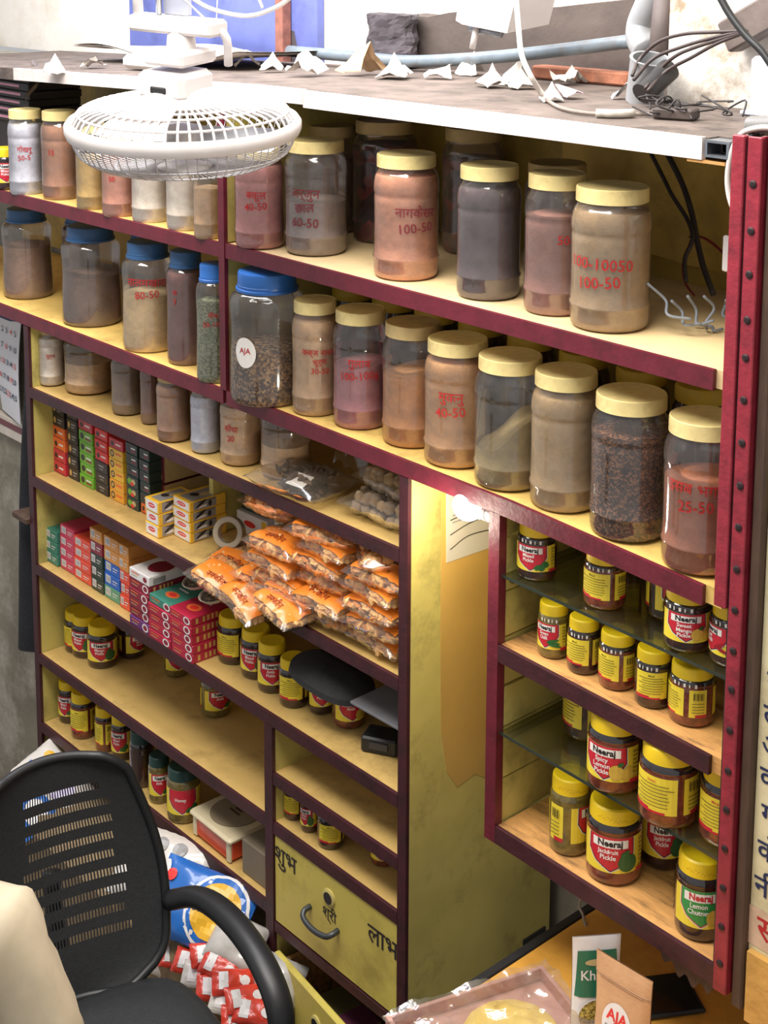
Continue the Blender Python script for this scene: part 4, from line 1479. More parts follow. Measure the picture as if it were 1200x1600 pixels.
# things beyond the upright board: green box, white oval box, tape roll, leaflet
p = at(338, 808, Z=Z2)
me = carton_mesh('greenbig', .09, .11, .13, K_dkgr, [(K_grn, [(.0, .10), (.09, .06), (.09, .07), (.0, .112)]), (K_grn, [(.0, .06), (.09, .02), (.09, .028), (.0, .07)])], [(K_ltgreen, rect(.01, .02, .03, .1))])
o = link('carton', me, None, (-2.765, .20, Z2 + .055), .05)
tag(o, 'dark green carton with light green stripes standing behind the upright board', 'box')
me = carton_mesh('ovalwhite', .115, .10, .052, K_white, [(K_scar, ellipse(.05, .028, .022, .008, 18)), (K_yel, rect(.095, .003, .113, .049))])
o = link('carton', me, None, (-2.772, .19, Z2 + .0005), .05)
tag(o, 'white carton with red oval lying under the green carton', 'box')
mb = MB()
mb.lathe([(.026, 0), (.036, 0), (.038, .002), (.038, .022), (.036, .024), (.026, .024), (.024, .022), (.024, .002), (.026, 0)], 32, mat('clear_tape_roll', (168, 156, 132), .25, .08, coat=.6), False, False)
p = at(362, 845, Z=Z2 + .045)
o = mb.build('tape_roll', None, smooth=True, angle=40, loc=(-2.690, .115, Z2 + .040), rot=(1.25, .15, .5))
tag(o, 'roll of clear tape standing left of the snack packets', 'tape')
mb = MB()
mb.box((0, 0, 0), (.030, .07, .105), K_white, .002)
print_flat(mb, [(K_grey, rect(.004, .01, .026, .05)), (K_tan, rect(.004, .06, .026, .09))], (0, 0, 0), (1, 0, 0), (0, 0, 1), .0003)
o = mb.build('packet', None, loc=(-2.635, .20, Z2 + .0005))
tag(o, 'tall narrow white packet standing behind the tape roll', 'packet')

# ================================================================== BAGS
def pillow_fn(L, Wd, T, seed, crimp=.12, flat=2.6):
    rnd = random.Random(seed)
    off = Vector((rnd.uniform(0, 50), rnd.uniform(0, 50), rnd.uniform(0, 50)))

    def fn(u, v, side):
        a, b = 2 * u - 1, 2 * v - 1
        e = max(0.0, (1 - abs(a) ** flat)) ** .55 * max(0.0, (1 - abs(b) ** flat)) ** .55
        x, y = a * L / 2, b * Wd / 2
        wr = mnoise.noise(Vector((x * 34, y * 34, side * 5)) + off)
        wr2 = mnoise.noise(Vector((x * 90, y * 90, side * 9)) + off)
        z = side * T / 2 * e * (1 + .22 * wr) + .004 * wr2 * (1 - .4 * e) + .006 * mnoise.noise(Vector((x * 20, y * 20, 3)) + off)
        return (x * (1 - .03 * wr), y * (1 - .03 * wr2), z)
    return fn


def pillow(mb, L, Wd, T, seed, m, nu=18, nv=14, region=None, inflate=0.0):
    fn = pillow_fn(L, Wd, T, seed)
    for side in (1, -1):
        def f2(u, v, s=side):
            x, y, z = fn(u, v, s)
            return (x, y, z + s * inflate)
        mb.grid(f2, nu, nv, m, skip=(lambda i, j: not region(i / nu, j / nv, side)) if region else None)
    return fn


ICO = None


def lump(mb, c, r, m, rnd, squash=(1, 1, 1), n=0):
    """a small uneven lump: 20 triangles"""
    t = (1 + 5 ** .5) / 2
    vs0 = [(-1, t, 0), (1, t, 0), (-1, -t, 0), (1, -t, 0), (0, -1, t), (0, 1, t), (0, -1, -t), (0, 1, -t), (t, 0, -1), (t, 0, 1), (-t, 0, -1), (-t, 0, 1)]
    fs0 = [(0, 11, 5), (0, 5, 1), (0, 1, 7), (0, 7, 10), (0, 10, 11), (1, 5, 9), (5, 11, 4), (11, 10, 2), (10, 7, 6), (7, 1, 8), (3, 9, 4), (3, 4, 2), (3, 2, 6), (3, 6, 8), (3, 8, 9), (4, 9, 5), (2, 4, 11), (6, 2, 10), (8, 6, 7), (9, 8, 1)]
    q = Matrix.Rotation(rnd.uniform(0, 6.28), 3, Vector((rnd.uniform(-1, 1), rnd.uniform(-1, 1), rnd.uniform(-1, 1))).normalized())
    out = []
    for p in vs0:
        v = Vector(p) / 1.9
        v = Vector((v.x * squash[0], v.y * squash[1], v.z * squash[2])) * (r * rnd.uniform(.82, 1.18))
        out.append(tuple(Vector(c) + q @ v))
    mb.add(out, fs0, m)


M_film = film('packet_film', (250, 248, 242), .04, (236, 228, 214), .14, .6)
M_film2 = film('crinkled_clear_film', (246, 244, 240), .05, (224, 216, 204), .12, .6)
M_chipA = mat('snack_golden', (236, 188, 126), .6, .2, 60)
M_chipB = mat('snack_orange', (230, 152, 84), .6, .2, 60)
M_chipC = mat('snack_brown', (190, 138, 94), .6, .25, 60)
M_orange = mat('orange_packet_print', (236, 132, 42), .4, .08, 30, coat=.4)
M_snackword = mat('snack_word_brown', (150, 60, 24), .5, 0)
_snack = {}


def snack_meshes(var):
    if var in _snack:
        return _snack[var]
    L, Wd, T = .165, .128, .052
    rnd = random.Random(var * 13 + 5)
    fn = pillow_fn(L, Wd, T, var)
    mb = MB()
    for k in range(230):
        u, v = rnd.uniform(.06, .94), rnd.uniform(.06, .94)
        s = rnd.choice((1, 1, -1))
        x, y, z = fn(u, v, s)
        z = math.copysign(max(0.0, abs(z) - .0095), z) * rnd.uniform(.75, 1.0)
        lump(mb, (x * .92, y * .92, z), rnd.uniform(.009, .0135), rnd.choice((M_chipA, M_chipA, M_chipA, M_chipB, M_chipC)), rnd, (1.2, .9, .5))
    cont = mb.mesh('snack_pieces', False)
    mb = MB()
    pillow(mb, L, Wd, T, var, M_film)
    shell = mb.mesh('film', True)
    mb = MB()
    edge = (.62, .45, .72)[var % 3]
    pillow(mb, L, Wd, T, var, M_orange, inflate=.0006, region=lambda u, v, s: s > 0 and .10 < u < .93 and (v < edge) and v > .06)
    v0, f0 = text_geo('नमकीन', .01)
    pts = []
    for p in v0:
        u, v = .5 + p[0] * .13, .16 + p[1] * .18
        x, y, z = fn(min(max(u, 0), 1), min(max(v, 0), 1), 1)
        pts.append((x, y, z + .0022))
    mb.add(pts, f0, M_snackword)
    pr = mb.mesh('orange_print', True)
    _snack[var] = (cont, shell, pr)
    return _snack[var]


def snack(label, x, y, z, rz, tilt=0.0, roll=0.0, var=0, prnt=True, sc=1.0, group='orange snack packets in the pile'):
    t = thing('snack_packet', label, 'packet', (x, y, z), 0, group, rot=(tilt, roll, rz))
    t.scale = (sc, sc, sc)
    c, s, p = snack_meshes(var)
    o = link('snack_pieces', c, t)
    o['kind'] = 'stuff'
    link('film', s, t)
    if prnt:
        link('orange_print', p, t)
    return t


# pile of packets on the second shelf of the cabinet, spilling over its edge
zb = 0.847
n = 0
rowname = ['bottom', 'second', 'third', 'fourth', 'fifth', 'sixth', 'seventh']
for col, (xc, cname, yfs) in enumerate(((-2.375, 'middle column', -.01), (-2.235, 'second column from the cabinet side', .0), (-2.065, 'column against the cabinet side', .0))):
    nr = (4, 5, 5)[col]
    for r in range(nr):
        z = zb + .024 + r * .0365
        dx = random.uniform(-.012, .012)
        dy = random.uniform(-.012, .012)
        snack('orange snack packet, %s row of the front %s' % (rowname[r], cname), xc + dx, .055 + yfs + dy - .012 * (r % 2), z, pi / 2 * (0 if col == 1 else 0) + random.uniform(-.12, .12), random.uniform(-.10, .04), random.uniform(-.06, .06), (r + col) % 3)
        if r > 1:
            pass
for col, xc in enumerate((-2.36, -2.20, -2.05)):
    for r in range(5 if col else 4):
        if r < 3:
            continue
        snack('orange snack packet of the back row, %s' % ('left', 'middle', 'right')[col] + (' upper' if r == 4 else ' lower'), xc, .22, zb + .02 + r * .037, random.uniform(-.2, .2), 0, 0, (r + col) % 3)
# left part of the pile, drooping over the shelf end
for k, (px, py, Y, rz, tl, rl, v) in enumerate(((352, 905, .02, .15, .06, .24, 0), (395, 935, .00, -.1, .10, .20, 2), (425, 905, .05, .1, -.05, .14, 1), (470, 925, .03, .05, .0, .1, 2), (380, 880, .10, .2, .1, .22, 1), (450, 945, -.01, -.1, .05, .12, 0))):
    p = at(px, py, Y=Y)
    snack('drooping orange snack packet at the left end of the pile, ' + ordinal(k, 6, 'first', 'last').replace(' from below', ''), p.x, Y, p.z, rz, tl, rl, v, sc=.95)
p = at(560, 880, Y=.10)
snack('packet with a wide orange top, middle of the pile top', p.x - .03, .06, zb + .200, .25, -.10, .0, 0, sc=1.08)
p = at(595, 890, Y=.08)
snack('clear packet of pale twists on top beside the cabinet side', -2.055, .07, zb + .200, .9, -.08, .03, 2, prnt=False)
# the packet with a purple and white card
p = at(452, 848, Y=.10)
t = snack('snack packet with purple and white card on top of the pile', p.x, .10, zb + .195, .3, -.08, .0, 1, prnt=False, sc=1.12)
mb = MB()
K_vio = cmat((150, 60, 130))
K_lil = cmat((214, 204, 214))
print_flat(mb, [(K_lil, rect(-.05, -.055, .05, .03)), (K_vio, rect(-.05, -.055, .05, -.035)), (K_vio, rect(-.05, -.02, -.02, .03)), (K_yel, rect(.0, -.025, .03, -.01)), (K_vio, rect(.02, .01, .048, .026))], (0, 0, .0205), (1, 0, 0), (0, 1, 0), .0006)
mb.build('printed_card', t)
p = at(440, 800, Y=.18)
snack('brown snack packet at the very back above the pile', -2.52, .25, zb + .15, .2, -.1, .0, 2, prnt=False, group='orange snack packets in the pile')
snack('snack packet tucked below the purple card packet', -2.47, .10, zb + .175, .1, -.1, .05, 0, prnt=False)

# bags of round brown balls on the top tier
def ball_bag(label, x, y, z, L, Wd, T, seed, rz, cols):
    t = thing('bag_of_balls', label, 'bag', (x, y, z), rz, 'clear bags of brown balls')
    rnd = random.Random(seed)
    fn = pillow_fn(L, Wd, T, seed)
    mb = MB()
    nx, ny = int(L / .026), int(Wd / .026)
    for lay in (-1, 1):
        for i in range(nx):
            for j in range(ny):
                u, v = (i + .5 + rnd.uniform(-.2, .2)) / nx, (j + .5 + rnd.uniform(-.2, .2)) / ny
                xx, yy, zz = fn(.08 + u * .84, .08 + v * .84, lay)
                lump(mb, (xx * .95, yy * .95, zz * .62), rnd.uniform(.0135, .017), rnd.choice(cols), rnd, (1, 1, .95))
    o = mb.build('brown_balls', t, smooth=True)
    o['kind'] = 'stuff'
    mb = MB()
    pillow(mb, L * 1.04, Wd * 1.04, T * 1.08, seed, M_film2)
    mb.build('film', t, smooth=True)
    return t


bc = (mat('ball_brown', (178, 154, 124), .8, .2, 50), mat('ball_grey', (164, 142, 118), .8, .2, 50))
ball_bag('lowest clear bag of brown balls by the cabinet side', -2.085, .10, 1.108 + .030, .20, .15, .058, 3, .05, bc)
ball_bag('middle clear bag of brown balls by the cabinet side', -2.075, .115, 1.108 + .082, .19, .14, .052, 4, -.05, bc)
ball_bag('topmost clear bag of brown balls under the long shelf', -2.065, .14, 1.108 + .126, .17, .13, .036, 5, .1, bc)
# crumpled clear bag of dark bark in front of the last tier jar
t = thing('crumpled_bag', 'crumpled clear bag of dark bark pieces with a white label', 'bag', (-2.335, .05, 1.108 + .026), .1)
rnd = random.Random(11)
mb = MB()
fn = pillow_fn(.19, .13, .05, 21)
mb2c = (mat('bark_dark', (70, 54, 46), .8, .3, 50), mat('bark_mid', (104, 82, 66), .8, .3, 50))
for k in range(60):
    u, v = rnd.uniform(.2, .8), rnd.uniform(.2, .8)
    x, y, z = fn(u, v, rnd.choice((1, -1)))
    lump(mb, (x, y, z * .7), rnd.uniform(.008, .014), rnd.choice(mb2c), rnd, (1.5, .7, .5))
o = mb.build('bark_pieces', t)
o['kind'] = 'stuff'
mb = MB()
pillow(mb, .22, .15, .056, 21, M_film2)
mb.build('film', t, smooth=True)
mb = MB()
print_flat(mb, [(K_white, rect(.0, -.055, .05, -.015))], (0, 0, .024), (1, 0, 0), (0, .9, .35), .002)
mb.build('paper_label', t)
mb = MB()
mb.grid(lambda u, v: (.02 + .10 * u, .07 + .03 * v + .01 * sin(u * 9), .02 + .055 * v + .012 * sin(u * 14 + v * 6)), 12, 6, M_film2)
mb.build('gathered_neck', t, smooth=True)

# ================================================================== SHELF WITH THE CAP
mb = MB()
def capf(u, v):
    a = 2 * pi * u
    r = v
    x, y = .115 * r * cos(a), .075 * r * sin(a)
    return (x, y, .030 * (1 - r ** 2.2) + .004 * sin(3 * a) * r)
mb.grid(capf, 36, 8, mat('black_cloth', (36, 36, 38), .8, .2, 60, .2, 200))
mb.grid(lambda u, v: (.115 * (1 + .02 * v) * cos(2 * pi * u), .075 * (1 + .03 * v) * sin(2 * pi * u), .004 * sin(6 * pi * u) - v * .012), 36, 2, MATS['black_cloth'])
p = at(510, 1015, Y=.055)
cap_o = mb.build('cloth_hat', None, smooth=True, loc=(-2.27, .075, .600 + .1075), rot=(-.06, .04, -.05))
tag(cap_o, 'flat black cloth cap resting on the pickle jars under the snack pile', 'cap')
mb = MB()
mb.lathe([(.020, 0), (.024, .002), (.024, .06), (.020, .075), (.017, .08), (.017, .095), (.001, .096)], 20, M_black)
o = mb.build('black_bottle', None, smooth=True, angle=40, loc=(-2.125, .17, .6004))
tag(o, 'dark bottle standing behind the black adaptor block', 'bottle')
mb = MB()
mb.box((-.04, -.028, 0), (.04, .028, .035), M_black, .004)
mb.box((-.02, -.031, .012), (.02, -.028, .026), mat('dark_grey_plate', (54, 54, 56), .5, .1))
o = mb.build('adaptor_block', None, loc=(-2.115, .085, .6004), rz=.5)
tag(o, 'black rectangular adaptor block on the shelf at the cabinet side', 'adaptor')
mb = MB()
mb.box((-.05, -.004, 0), (.05, .004, .055), K_white, .001)
print_flat(mb, [(K_tan, rect(-.045, .005, .0, .05))], (0, -.004, 0), (1, 0, 0), (0, 0, 1), .0004)
o = mb.build('leaflet', None, loc=(-2.03, .17, .6005), rz=.05)
tag(o, 'white leaflet propped behind the adaptor block', 'leaflet')
mb = MB()
mb.box((-.09, -.06, 0), (.09, .06, .006), mat('grey_strip', (120, 120, 126), .6, .1), .001)
o = mb.build('folder', None, loc=(-2.06, .085, .6008 + .108), rz=.02, rot=(.0, -.0, .02))
tag(o, 'thin grey folder lying on the jars right of the black cap', 'folder')
# ================================================================== FAN
M_fan = mat('fan_white_plastic', (204, 198, 196), .4, .05, 20)
M_wire = mat('fan_wire', (196, 194, 196), .35, .1, 40, metal=.3)
FR = .213
fc = Vector((-2.285, -.27, 1.918))
fan = thing('hanging_fan', 'white fan hung face down in front of the upper jars', 'fan', fc, 0, rot=(.02, .035, 0))
# tilt a little towards the room
fan.rotation_euler = (.075, .045, .3)
mb = MB()
mb.lathe([(FR - .006, -.014), (FR + .004, -.012), (FR + .008, -.002), (FR + .008, .010), (FR + .002, .018), (FR - .010, .014), (FR - .006, -.014)], 72, M_fan, False, False)
mb.build('rim', fan, smooth=True, angle=50)
mb = MB()      # wire bowl below
for k in range(72):
    a = 2 * pi * k / 72
    pts = [((FR - .004) * cos(a), (FR - .004) * sin(a), -.012), ((FR - .014) * cos(a + .01), (FR - .014) * sin(a + .01), -.042), ((FR - .05) * cos(a + .05), (FR - .05) * sin(a + .05), -.064),
           ((FR - .11) * cos(a + .13), (FR - .11) * sin(a + .13), -.074), (.05 * cos(a + .25), .05 * sin(a + .25), -.077)]
    mb.tube(pts, .0011, M_wire, 4, smooth=2)
for (r, z) in ((FR - .016, -.044), (FR - .085, -.071)):
    mb.tube([(r * cos(2 * pi * k / 60), r * sin(2 * pi * k / 60), z) for k in range(60)], .0016, M_wire, 5, closed=True)
mb.lathe([(.001, -.079), (.050, -.079), (.052, -.075), (.001, -.074)], 28, M_fan, False, False)
mb.build('front_guard', fan, smooth=True)
mb = MB()      # ribbed plastic back of the guard
for k in range(60):
    a = 2 * pi * k / 60
    pts = [((FR - .006) * cos(a), (FR - .006) * sin(a), .014), ((FR - .020) * cos(a), (FR - .020) * sin(a), .034), ((FR - .055) * cos(a), (FR - .055) * sin(a), .044), (.085 * cos(a), .085 * sin(a), .050)]
    mb.tube(pts, .0026, M_fan, 4, smooth=2)
for (r, z, w) in ((FR - .017, .031, .0028), (FR - .055, .0445, .003), (.125, .048, .003), (.09, .050, .004)):
    mb.tube([(r * cos(2 * pi * k / 60), r * sin(2 * pi * k / 60), z) for k in range(60)], w, M_fan, 5, closed=True)
mb.build('rear_guard', fan, smooth=True)
for (a0, a1) in ((-1.80, -1.05), (.35, 1.0), (2.3, 2.75)):      # solid plastic panels between the ribs
    mb = MB()
    mb.grid(lambda u, v: ((FR - .008 - .128 * v) * cos(a0 + (a1 - a0) * u), (FR - .008 - .128 * v) * sin(a0 + (a1 - a0) * u), .017 + .035 * (1 - (1 - v) ** 2.4)), 14, 6, M_fan)
    mb.build('guard_panel', fan, smooth=True)
for k in range(3):
    a = 2 * pi * k / 3 + .4
    mb = MB()
    def bl(u, v, a=a):
        r = .035 + .150 * u
        wd = .055 * (.55 + .9 * u - .5 * u * u)
        th = a + (v - .5) * wd / r * 2
        return (r * cos(th), r * sin(th), -.020 + (v - .5) * .035 * (1 - .4 * u))
    mb.grid(bl, 10, 6, mat('fan_blade', (206, 210, 216), .35, .05))
    mb.build('blade', fan, smooth=True)
mb = MB()
mb.lathe([(.001, -.045), (.030, -.045), (.036, -.035), (.036, .0), (.001, .0)], 24, M_fan, False, False)
mb.build('hub', fan, smooth=True, angle=40)
mb = MB()      # motor housing
mb.lathe([(.085, .050), (.082, .064), (.070, .076), (.055, .080), (.001, .081)], 36, M_fan, True, False)
mb.box((-.055, -.070, .060), (.055, .03, .112), M_fan, .010)
mb.build('motor_housing', fan, smooth=True, angle=40)
mb = MB()
mb.box((-.018, -.0715, .074), (.018, -.069, .086), M_black, .002)
mb.build('vent_slot', fan)
mb = MB()
mb.box((-.045, -.06, .122), (.050, .045, .150), M_fan, .006)
mb.lathe([(.028, .150), (.026, .172), (.02, .180)], 18, M_fan)
mb.box((-.115, -.02, .175), (.085, .035, .205), M_fan, .006)
mb.build('bracket', fan, smooth=True, angle=40)
mb = MB()
mb.tube([(-.10, .0, .19), (-.102, .0, .25), (-.100, .0, .50)], .010, M_fan, 10)
mb.tube([(-.06, .01, .20), (-.055, .01, .30), (-.055, .01, .52)], .006, M_steel, 8)
mb.tube([(.075, .01, .19), (.09, .02, .17), (.085, .03, .12)], .008, M_fan, 8, smooth=3)
mb.build('stem', fan, smooth=True)
mb = MB()
mb.box((-.058, .02, .205), (.0, .035, .50), mat('grey_bracket', (170, 174, 190), .5, .1, metal=.3), .002)
mb.build('mounting_plate', fan)
mb = MB()
mb.tube([(-.05, .0, .21), (-.02, -.03, .26), (.02, -.02, .30), (.03, .0, .38), (.0, .01, .5)], .0025, mat('white_cable', (216, 212, 206), .5, .05), 6, smooth=6)
mb.tube([(.06, .0, .205), (.03, -.02, .24), (.0, -.04, .27), (-.02, -.02, .34), (.02, .0, .5)], .002, MATS['white_cable'], 6, smooth=6)
mb.tube([(.075, .01, .20), (.078, .015, .30), (.075, .02, .5)], .0012, MATS['white_cable'], 5, smooth=3)
mb.build('cables', fan, smooth=True)
# white cord swag above the fan
mb = MB()
pts = [at(x, y, Y=-.1) for x, y in ((296, -6), (330, 14), (385, 25), (430, 12), (460, -8))]
mb.tube(pts, .0045, mat('white_cord', (224, 220, 212), .6, .1), 7, smooth=6)
pts = [at(x, y, Y=-.1) for x, y in ((410, 12), (402, -8))]
mb.tube(pts, .003, MATS['white_cord'], 6)
o = mb.build('cord_swag', None, smooth=True)
tag(o, 'loose white cord hanging in a swag above the fan', 'cord')

# ================================================================== CLUTTER ON THE TOP BOARD
ZT = 1.9725
M_paper = mat('crumpled_paper', (228, 222, 214), .85, .1, 30, dark=(170, 160, 150), dscale=20, damt=.4)
M_paper_r = mat('dark_red_paper', (128, 70, 72), .85, .15, 30)
M_paper_k = mat('brown_paper', (200, 168, 130), .85, .15, 30)


def crumple(label, px, py, size, seed, m=None, z=None, flat=.8):
    """a crushed paper cup or scrap: folded facets, closed, with thickness"""
    zt = z if z is not None else ZT
    p = at(px, py, Z=zt)
    rnd = random.Random(seed)
    r = size * 1.6 * depth(p) / FPX / 2
    mb = MB()
    n = 5
    style = seed % 3
    top = []
    for j in range(n):
        for i in range(n):
            a, b = -1 + 2 * i / (n - 1), -1 + 2 * j / (n - 1)
            if style == 0:      # folded tent
                zz = (1 - abs(a)) * 1.15 * (1 - .25 * b) + .1
            elif style == 1:    # crushed cone
                zz = max(0, 1 - (a * a + b * b) ** .5 * .85) * 1.25 + .08
            else:               # bent scrap with one corner up
                zz = .15 + .8 * max(0, (a + b) / 2) ** 1.4 + .35 * (1 - abs(b))
            zz = max(0.0, zz + rnd.uniform(-.16, .16)) * r * 1.05
            sq = 1 - .35 * max(0, zz / r - .2)
            top.append((r * (a * sq + rnd.uniform(-.14, .14)), r * (b * sq * .8 + rnd.uniform(-.14, .14)), zz + .0015))
    bot = [(q[0], q[1], max(0.0, q[2] - .0015)) for q in top]
    fs = []
    for j in range(n - 1):
        for i in range(n - 1):
            k = j * n + i
            if rnd.random() < .5:
                fs += [(k, k + 1, k + n + 1), (k, k + n + 1, k + n)]
            else:
                fs += [(k, k + 1, k + n), (k + 1, k + n + 1, k + n)]
    o_ = n * n
    mb.add(top + bot, fs + [tuple(o_ + i for i in reversed(f_)) for f_ in fs], m or M_paper)
    h = Vector((p.x - CAM.x, p.y - CAM.y, 0)).normalized() * r
    o = mb.build('crumpled_paper', None, loc=(p.x + h.x, p.y + h.y, zt), rz=rnd.uniform(0, 6))
    return tag(o, label, 'paper', 'crumpled papers on the top board')


ZL = 1.952
for (lb, px, py, sz, sd, m, z) in [
    ('crumpled white paper at the far left of the top board', 86, 117, 26, 1, None, 1.942),
    ('small white paper ball behind the left rim of the fan', 146, 108, 24, 2, None, 1.946),
    ('white paper scrap just right of the fan motor', 386, 107, 24, 3, None, 1.962),
    ('small pinkish paper scrap beside the rusty upright', 426, 110, 22, 4, None, 1.968),
    ('white crumpled paper cup in front of the blue door', 478, 118, 40, 5, None, ZT),
    ('folded brown and white paper standing beside the pipe end', 568, 118, 40, 6, M_paper_k, ZT),
    ('open folded white card in front of the dark stone', 617, 124, 34, 7, None, ZT),
    ('round crushed paper left of the hanging lamp tongue', 688, 124, 28, 8, None, ZT),
    ('flat white paper scrap below the hanging lamp', 735, 118, 26, 9, None, ZT),
    ('large crushed white paper cup in the middle of the papers', 768, 138, 34, 10, None, ZT),
    ('greenish white paper lying behind the middle papers', 790, 112, 30, 11, mat('teal_white_paper', (196, 222, 222), .8, .1), ZT),
    ('white cone of paper left of the white cable', 808, 134, 32, 12, None, ZT),
    ('flat paper scrap under the white cone', 815, 140, 26, 13, None, ZT),
    ('pair of pale papers right of the white cable', 840, 112, 30, 14, None, ZT),
    ('grey folded paper behind the red one', 862, 108, 28, 15, mat('grey_paper', (160, 160, 162), .8, .15), ZT),
    ('dark red crumpled paper near the pipe', 893, 112, 30, 16, M_paper_r, ZT),
    ('white crumpled paper in front of the red one', 875, 134, 28, 17, None, ZT),
    ('small white paper peak right of the red one', 897, 132, 22, 18, None, ZT),
    ('front white paper at the foot of the white cable', 862, 160, 26, 19, None, ZT),
    ('pinkish white paper touching the front one', 884, 155, 30, 20, mat('pink_white_paper', (232, 206, 214), .8, .1), ZT),
    ('silver crumpled foil at the foot of the grey pipe', 983, 157, 30, 21, mat('silver_foil', (206, 210, 214), .3, .15, metal=.5), ZT),
    ('grey stone lump beside the pipe socket', 1035, 158, 26, 22, mat('grey_stone_lump', (160, 150, 140), .9, .2), ZT),
]:
    crumple(lb, px, py, sz, sd, m, z)
# pale sheets and flattened packs at the far left
mb = MB()
P = at(60, 95, Z=1.95)
mb.grid(lambda u, v: (-3.62 + .80 * u, .26 + .30 * v + .02 * sin(5 * u), 1.962 + .03 * u + .025 * sin(u * 6 + 1) * (1 - v) ** 2 + .012 * v * sin(7 * u)), 24, 6, mat('white_sheet', (236, 230, 222), .7, .05))
mb.grid(lambda u, v: (-3.62 + .80 * u, .26 + .30 * v + .02 * sin(5 * u), 1.958 + .03 * u + .025 * sin(u * 6 + 1) * (1 - v) ** 2 + .012 * v * sin(7 * u)), 24, 6, MATS['white_sheet'])
o = mb.build('paper_sheet', None, smooth=True)
tag(o, 'large white sheet spread on the top board at the left', 'paper')
mb = MB()
mb.box((-.07, -.03, 0), (.07, .03, .035), MATS['white_sheet'], .010)
p = at(180, 88, Z=1.96)
o = mb.build('white_pack', None, smooth=True, angle=40, loc=(-3.08, .16, 1.9535), rz=.1)
tag(o, 'white rounded pack lying behind the fan', 'pack')

# long galvanised pipe at the back of the board
mb = MB()
pts = [at(452, 97, Y=.50), at(560, 99, Y=.50), at(640, 98, Y=.505), at(760, 90, Y=.51), at(870, 79, Y=.515), at(996, 63, Y=.52)]
pts = [Vector((q.x, q.y, max(q.z, ZT + .018))) for q in pts]
mb.tube(pts, .0145, mat('grey_blue_pipe', (112, 124, 132), .45, .18, 25, .1, 60, dark=(112, 96, 84), dscale=12, damt=.6), 14, smooth=4)
o = mb.build('metal_pipe', None, smooth=True)
tag(o, 'long grey blue pipe running along the back of the top board', 'pipe')
# brick edge behind the papers
mb = MB()
a, b = at(800, 132, Y=.56), at(990, 131, Y=.56)
mb.box((-2.16, .548, ZT), (-1.90, .592, ZT + .028), mat('old_brick', (178, 118, 92), .9, .3, 25, .4, 60, dark=(120, 104, 96), dscale=14, damt=.7), .004)
o = mb.build('brick', None)
tag(o, 'old reddish brick lying along the back of the top board', 'brick')
# rough black stone
mb = MB()
rnd = random.Random(5)
p0, p1 = at(578, 95, Y=.53), at(624, 95, Y=.53)
def stf(u, v):
    a = 2 * pi * u
    k = 1 + .18 * mnoise.noise(Vector((cos(a) * 3, sin(a) * 3, v * 5)))
    return ((p0.x + p1.x) / 2 + .075 * k * cos(a), .555 + .042 * k * sin(a), ZT + .122 * v + .006 * mnoise.noise(Vector((a * 2, v * 9, 1))))
mb.grid(stf, 26, 12, M_stone)
mb.add([stf(k / 26, 1) for k in range(26)], [tuple(range(26))], M_stone)
o = mb.build('rough_stone', None, smooth=False)
tag(o, 'rough dark stone block standing behind the pipe', 'stone')
# white lamp hood with a hanging tongue
mb = MB()
q = [at(x, y, Y=.30) for x, y in ((712, 32), (722, -30), (812, -30), (792, 52), (722, 38))]
qb = [Vector((v.x + .02, v.y + .10, v.z + .015)) for v in q]
mb.add(q + qb, [(0, 4, 3, 2, 1), (5, 6, 7, 8, 9), (0, 1, 6, 5), (1, 2, 7, 6), (2, 3, 8, 7), (3, 4, 9, 8), (4, 0, 5, 9)], M_fan)
hood = thing('lamp_hood', 'white lamp hood hanging over the papers', 'lamp')
mb.build('hood', hood)
mb = MB()
a, b = at(745, 40, Y=.32), at(738, 76, Y=.32)
mb.tube([a, b], .0065, M_fan, 8)
mb.build('tongue', hood, smooth=True)
mb = MB()
mb.tube([at(735, 44, Y=.33), at(783, 53, Y=.33)], .008, M_steel, 8)
mb.build('metal_lip', hood, smooth=True)
mb = MB()
mb.tube([at(806, -10, Y=.27), at(810, 40, Y=.22), at(815, 85, Y=.18), at(830, 120, Y=.15), Vector(at(850, 152, Z=ZT + .005))], .0052, MATS['white_cable'], 8, smooth=6)
o = mb.build('white_cable', None, smooth=True)
tag(o, 'thick white cable hanging down onto the top board', 'cable')
# cable along the board front, taped
mb = MB()
pts = [at(x, y, Z=ZT + .004) for x, y in ((852, 155), (880, 170), (930, 178), (990, 178), (1040, 180))]
mb.tube(pts, .0035, mat('dirty_cable', (140, 128, 118), .7, .2), 7, smooth=5)
o = mb.build('dirty_cable', None, smooth=True)
tag(o, 'dirty cable lying along the top board towards the iron post', 'cable')
mb = MB()
pts = [at(x, y, Z=ZT + .007) for x, y in ((932, 177), (960, 178), (990, 177))]
mb.tube(pts, .0075, mat('white_tape', (196, 190, 180), .6, .2, 60), 8, smooth=3)
o = mb.build('taped_joint', None, smooth=True)
tag(o, 'white taped joint in the cable on the top board', 'tape')

